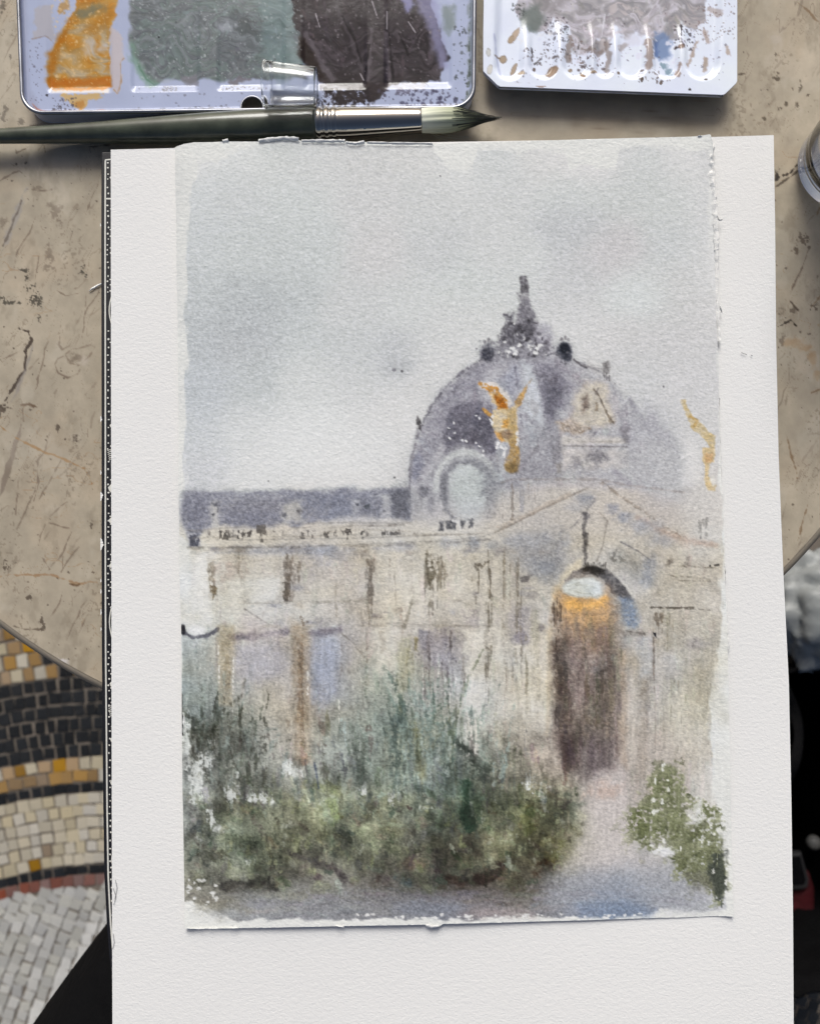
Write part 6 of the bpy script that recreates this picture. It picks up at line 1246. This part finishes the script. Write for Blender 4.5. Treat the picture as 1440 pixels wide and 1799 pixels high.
    for ch in 'SKI0EK  9428594':
        for r_, row in enumerate(glyphs[ch]):
            for q, bit in enumerate(row):
                if bit == '1':
                    x0 = x + q * 1.35; a0 = math.radians(-66 - r_ * 6.5); pc.append(([on(x0, a0, .0001), on(x0 + 1.3, a0, .0001), on(x0 + 1.3, a0 - .11, .0001), on(x0, a0 - .11, .0001)], [(0, 1, 2, 3)]))
        x += 5.2 if ch != ' ' else 3.4
    joined('label_lettering', pc, M['ink'], t, smooth=False)
brush()

# ---------------------------------------------------------------- clear plastic cap of the brush, lying on the tin
def cap():
    zc = .0188; a, b = P(464, 147.5, zc), P(556, 153.5, zc - .001); ax = (b - a).normalized(); L = (b - a).length
    pr = [(0, .0102), (.0003, .0106), (.0012, .0107), (.0014, .0102), (.006, .00985), (L * .5, .0094), (L - .001, .0089), (L, .0086), (L, .0080), (L - .001, .0079), (L * .5, .0086), (.006, .0091), (.0004, .0094), (0, .0096), (0, .0102)]
    V, Fc = lathe(a, ax, (0, 0, 1), pr, 64, cap=False); o = pydata('brush_cap', V, Fc, M['clear']); tag(o, 'clear plastic brush cap lying on the paint tin edge above the brush', 'cap')
cap()

# ---------------------------------------------------------------- glass of rinse water at the right edge
def glass():
    o_ = P(1471, 296, 0); t = empty('water_glass', o_, 'clear drinking glass of grey rinse water cut off by the right edge', 'glass')
    pr = [(.0006, .0), (.0006, .017), (.0012, .0205), (.004, .0222), (.02, .0240), (.05, .0272), (.09, .0312), (.0912, .0306), (.09, .0298), (.05, .0257), (.02, .0225), (.011, .0208), (.0085, .017), (.0075, .0)]
    V, Fc = lathe(o_, (0, 0, 1), (1, 0, 0), [(s, max(r, .00002)) for s, r in pr], 72, cap=False); pydata('tumbler', V, Fc, M['glass'], t)
    pr = [(.00785, .00002), (.0088, .0169), (.0112, .0206), (.02, .0223), (.05, .0255), (.058, .0262), (.058, .00002)]
    V, Fc = lathe(o_, (0, 0, 1), (1, 0, 0), pr, 64, cap=False); pydata('rinse_water', V, Fc, M['water'], t)
glass()

# ---------------------------------------------------------------- curl of torn paper on the table
V = []; Fc = []; cu = [(158, 512), (163, 508), (168, 505), (174, 502), (180, 499)]
for i, (x, y) in enumerate(cu):
    wd = [1.2, 3.4, 4.2, 3.6, 2.4][i]
    for k, (s, z) in enumerate(((-.5, .0003), (-.15, .0007), (.2, .0007), (.5, .0002))): p = P(x + s * wd * .3, y + s * wd, 0); V.append((p.x, p.y, .0002 + z + .0003 * (i % 2)))
    if i:
        for k in range(3): Fc.append((4 * i - 4 + k, 4 * i - 3 + k, 4 * i + 1 + k, 4 * i + k))
o = pydata('paper_scrap', V, Fc, M['fibre']); tag(o, 'tiny white curl of torn paper on the marble beside the black book', 'paper scrap')

# ---------------------------------------------------------------- seated person: black trousers under the sheets
def person():
    bm = bmesh.new(); sk_ = bm.verts.layers.skin.verify()
    def W(px, py, z): return P(px, py, z)
    pel = W(400, 2420, -.16)
    J = [(pel, .115), (W(20, 2180, -.15), .092), (W(212, 1900, -.13), .08), (W(405, 1640, -.12), .072), (W(520, 1490, -.115), .062), (W(560, 1440, -.30), .052), (W(585, 1420, -.52), .044), (W(590, 1430, -.66), .036), (W(592, 1340, -.693), .026),
         (W(820, 2240, -.155), .095), (W(880, 1900, -.15), .078), (W(900, 1480, -.15), .062), (W(890, 1440, -.32), .052), (W(880, 1420, -.52), .044), (W(875, 1430, -.66), .036), (W(875, 1340, -.693), .026), (pel + Vector((0, -.03, .14)), .11)]
    vs_ = []
    for p, r in J:
        v = bm.verts.new(p); v[sk_].radius = (r, r); vs_.append(v)
    for i, j in ((0, 1), (1, 2), (2, 3), (3, 4), (4, 5), (5, 6), (6, 7), (7, 8), (0, 9), (9, 10), (10, 11), (11, 12), (12, 13), (13, 14), (14, 15), (0, 16)): bm.edges.new((vs_[i], vs_[j]))
    vs_[0][sk_].use_root = True
    me = bpy.data.meshes.new('person'); bm.to_mesh(me); bm.free()
    cloth = mat('black_trouser_cloth', (.0035, .0035, .004), .85, nscale=40, namt=.3, bscale=60, bdist=.003, spec=.12)
    o = link('person', me, cloth, None); tag(o, 'seated person in black trousers, one thigh showing at the lower left corner', 'person')
    m1 = o.modifiers.new('skin', 'SKIN'); m1.use_smooth_shade = True; m2 = o.modifiers.new('sub', 'SUBSURF'); m2.levels = 2; m2.render_levels = 2
person()

# ---------------------------------------------------------------- bags beside the table, in the shade on the right
def tote():
    t = empty('tote_bag', P(1480, 1450, ZF), 'black open cloth bag standing in the dark right of the white sheet', 'bag')
    cl = mat('black_bag_cloth', (.004, .004, .0045), .9, nscale=30, namt=.3, bscale=50, bdist=.004, spec=.1)
    top = [(1345, 1178), (1600, 1178), (1600, 1742), (1345, 1742)]; zt = -.40; ring = []
    pts = []
    for (x0, y0), (x1, y1) in zip(top, top[1:] + top[:1]):
        for k in range(14): pts.append((x0 + (x1 - x0) * k / 14, y0 + (y1 - y0) * k / 14))
    n = len(pts); V = []; R = random.Random(2)
    cen = P(1472, 1460, zt)
    for j in range(9):
        f = j / 8; z = zt + (ZF + .004 - zt) * f
        for k, (x, y) in enumerate(pts):
            p = P(x, y, zt); d = Vector((p.x - cen.x, p.y - cen.y)); w_ = 1 + .03 * math.sin(k * .9 + j * .7) * math.sin(f * 3.1) + .015 * math.sin(k * 2.3 - j)
            V.append((cen.x + d.x * w_, cen.y + d.y * w_, z + (.006 * math.sin(k * .5) if j == 0 else 0)))
    Fc = [(j * n + k, j * n + (k + 1) % n, (j + 1) * n + (k + 1) % n, (j + 1) * n + k) for j in range(8) for k in range(n)] + [tuple(range(8 * n, 9 * n))]
    o = pydata('bag_body', V, Fc, cl, t); s = o.modifiers.new('thick', 'SOLIDIFY'); s.thickness = .003; s.offset = 1
    V, Fc = tube_verts([P(1372 + 60 * math.sin(a) * .5, 1200 + 60 * a, -.392 - .02 * math.sin(a * 2)) for a in np.linspace(0, 3, 16)], .006, 8, flat=.35); pydata('handle_strap', V, Fc, cl, t)
tote()
def crumple(name, px, py, z, rx, ry, rz, m, seed, amp=.35, label='', cat=''):
    bm = bmesh.new(); bmesh.ops.create_icosphere(bm, subdivisions=5, radius=1.)
    from mathutils import noise as mn
    for v in bm.verts:
        q = v.co * 1.5 + Vector((seed, 3, 1)); r = 1 + amp * (abs(mn.noise(q)) * 1.6 - .4) + amp * .5 * (abs(mn.noise(q * 2.7)) - .2) + amp * .22 * (abs(mn.noise(q * 6.)) - .2)
        v.co = Vector((v.co.x * rx * r, v.co.y * ry * r, v.co.z * rz * r))
    me = bpy.data.meshes.new(name); bm.to_mesh(me); bm.free(); o = link(name, me, m); o.location = P(px, py, z); tag(o, label, cat); return o
plas = mat('crumpled_white_plastic', (.27, .285, .285), .45, nscale=20, namt=.05, bscale=45, bdist=.002)
crumple('plastic_bag', 1460, 1072, -.40, .062, .062, .045, plas, 4.2, .26, 'crumpled whitish plastic bag below the right edge of the table', 'plastic bag')
def slab(name, pts, z0, z1, bev, m, parent=None):
    V, Fc = extruded(world(pts, z1), z0, z1, bev); return pydata(name, V, Fc, m, parent, smooth=False)
red = mat('dark_red_pouch', (.06, .003, .006), .7, nscale=60, namt=.2, bscale=120, bdist=.002)
pouch = slab('pouch', [(1380, 1540), (1424, 1535), (1432, 1560), (1433, 1610), (1428, 1640), (1410, 1655), (1392, 1664), (1376, 1664)], -.60, -.565, .006, red); tag(pouch, 'dark red pouch lying inside the black bag', 'pouch')
blk = mat('black_gloss', (.006, .006, .007), .2, nscale=60, namt=.1); grey = mat('grey_rubber_edge', (.03, .03, .032), .5, nscale=60, namt=.1)
case = empty('device_case', P(1396, 1525, -.5645), 'small black case with a grey rim on top of the red pouch', 'case')
slab('case_rim', [(1376, 1500), (1408, 1498), (1422, 1545), (1420, 1560), (1410, 1564), (1376, 1566)], -.564, -.556, .003, grey, case)
slab('screen', [(1376, 1506), (1404, 1504), (1415, 1546), (1412, 1554), (1376, 1557)], -.5555, -.5545, .0004, blk, case)
V, Fc = lathe(P(1392, 1452, -.62), (0, 0, 1), (1, 0, 0), [(.048, .008), (.05, .0085), (.053, .0085), (.057, .0072), (.059, .004), (.0595, .0001)], 32); capo = pydata('bottle_cap', V, Fc, mat('matte_white_plastic', (.16, .16, .155), .5, nscale=40, namt=.05)); tag(capo, 'round whitish bottle cap lying inside the black bag above the red pouch', 'bottle cap')
cloth = crumple('folded_cloth', 1470, 1500, -.60, .03, .085, .02, mat('brownish_cloth', (.17, .14, .115), .9, nscale=30, namt=.2, bscale=90, bdist=.003), 9.1, .3, 'brownish cloth folded inside the black bag beside the red pouch', 'cloth')
scarf = crumple('scarf', 1432, 1700, -.60, .045, .018, .02, mat('blue_grey_cloth', (.05, .055, .07), .9, nscale=30, namt=.2, bscale=90, bdist=.003), 2.1, .3, 'blue grey scarf folded at the near end of the black bag', 'scarf')
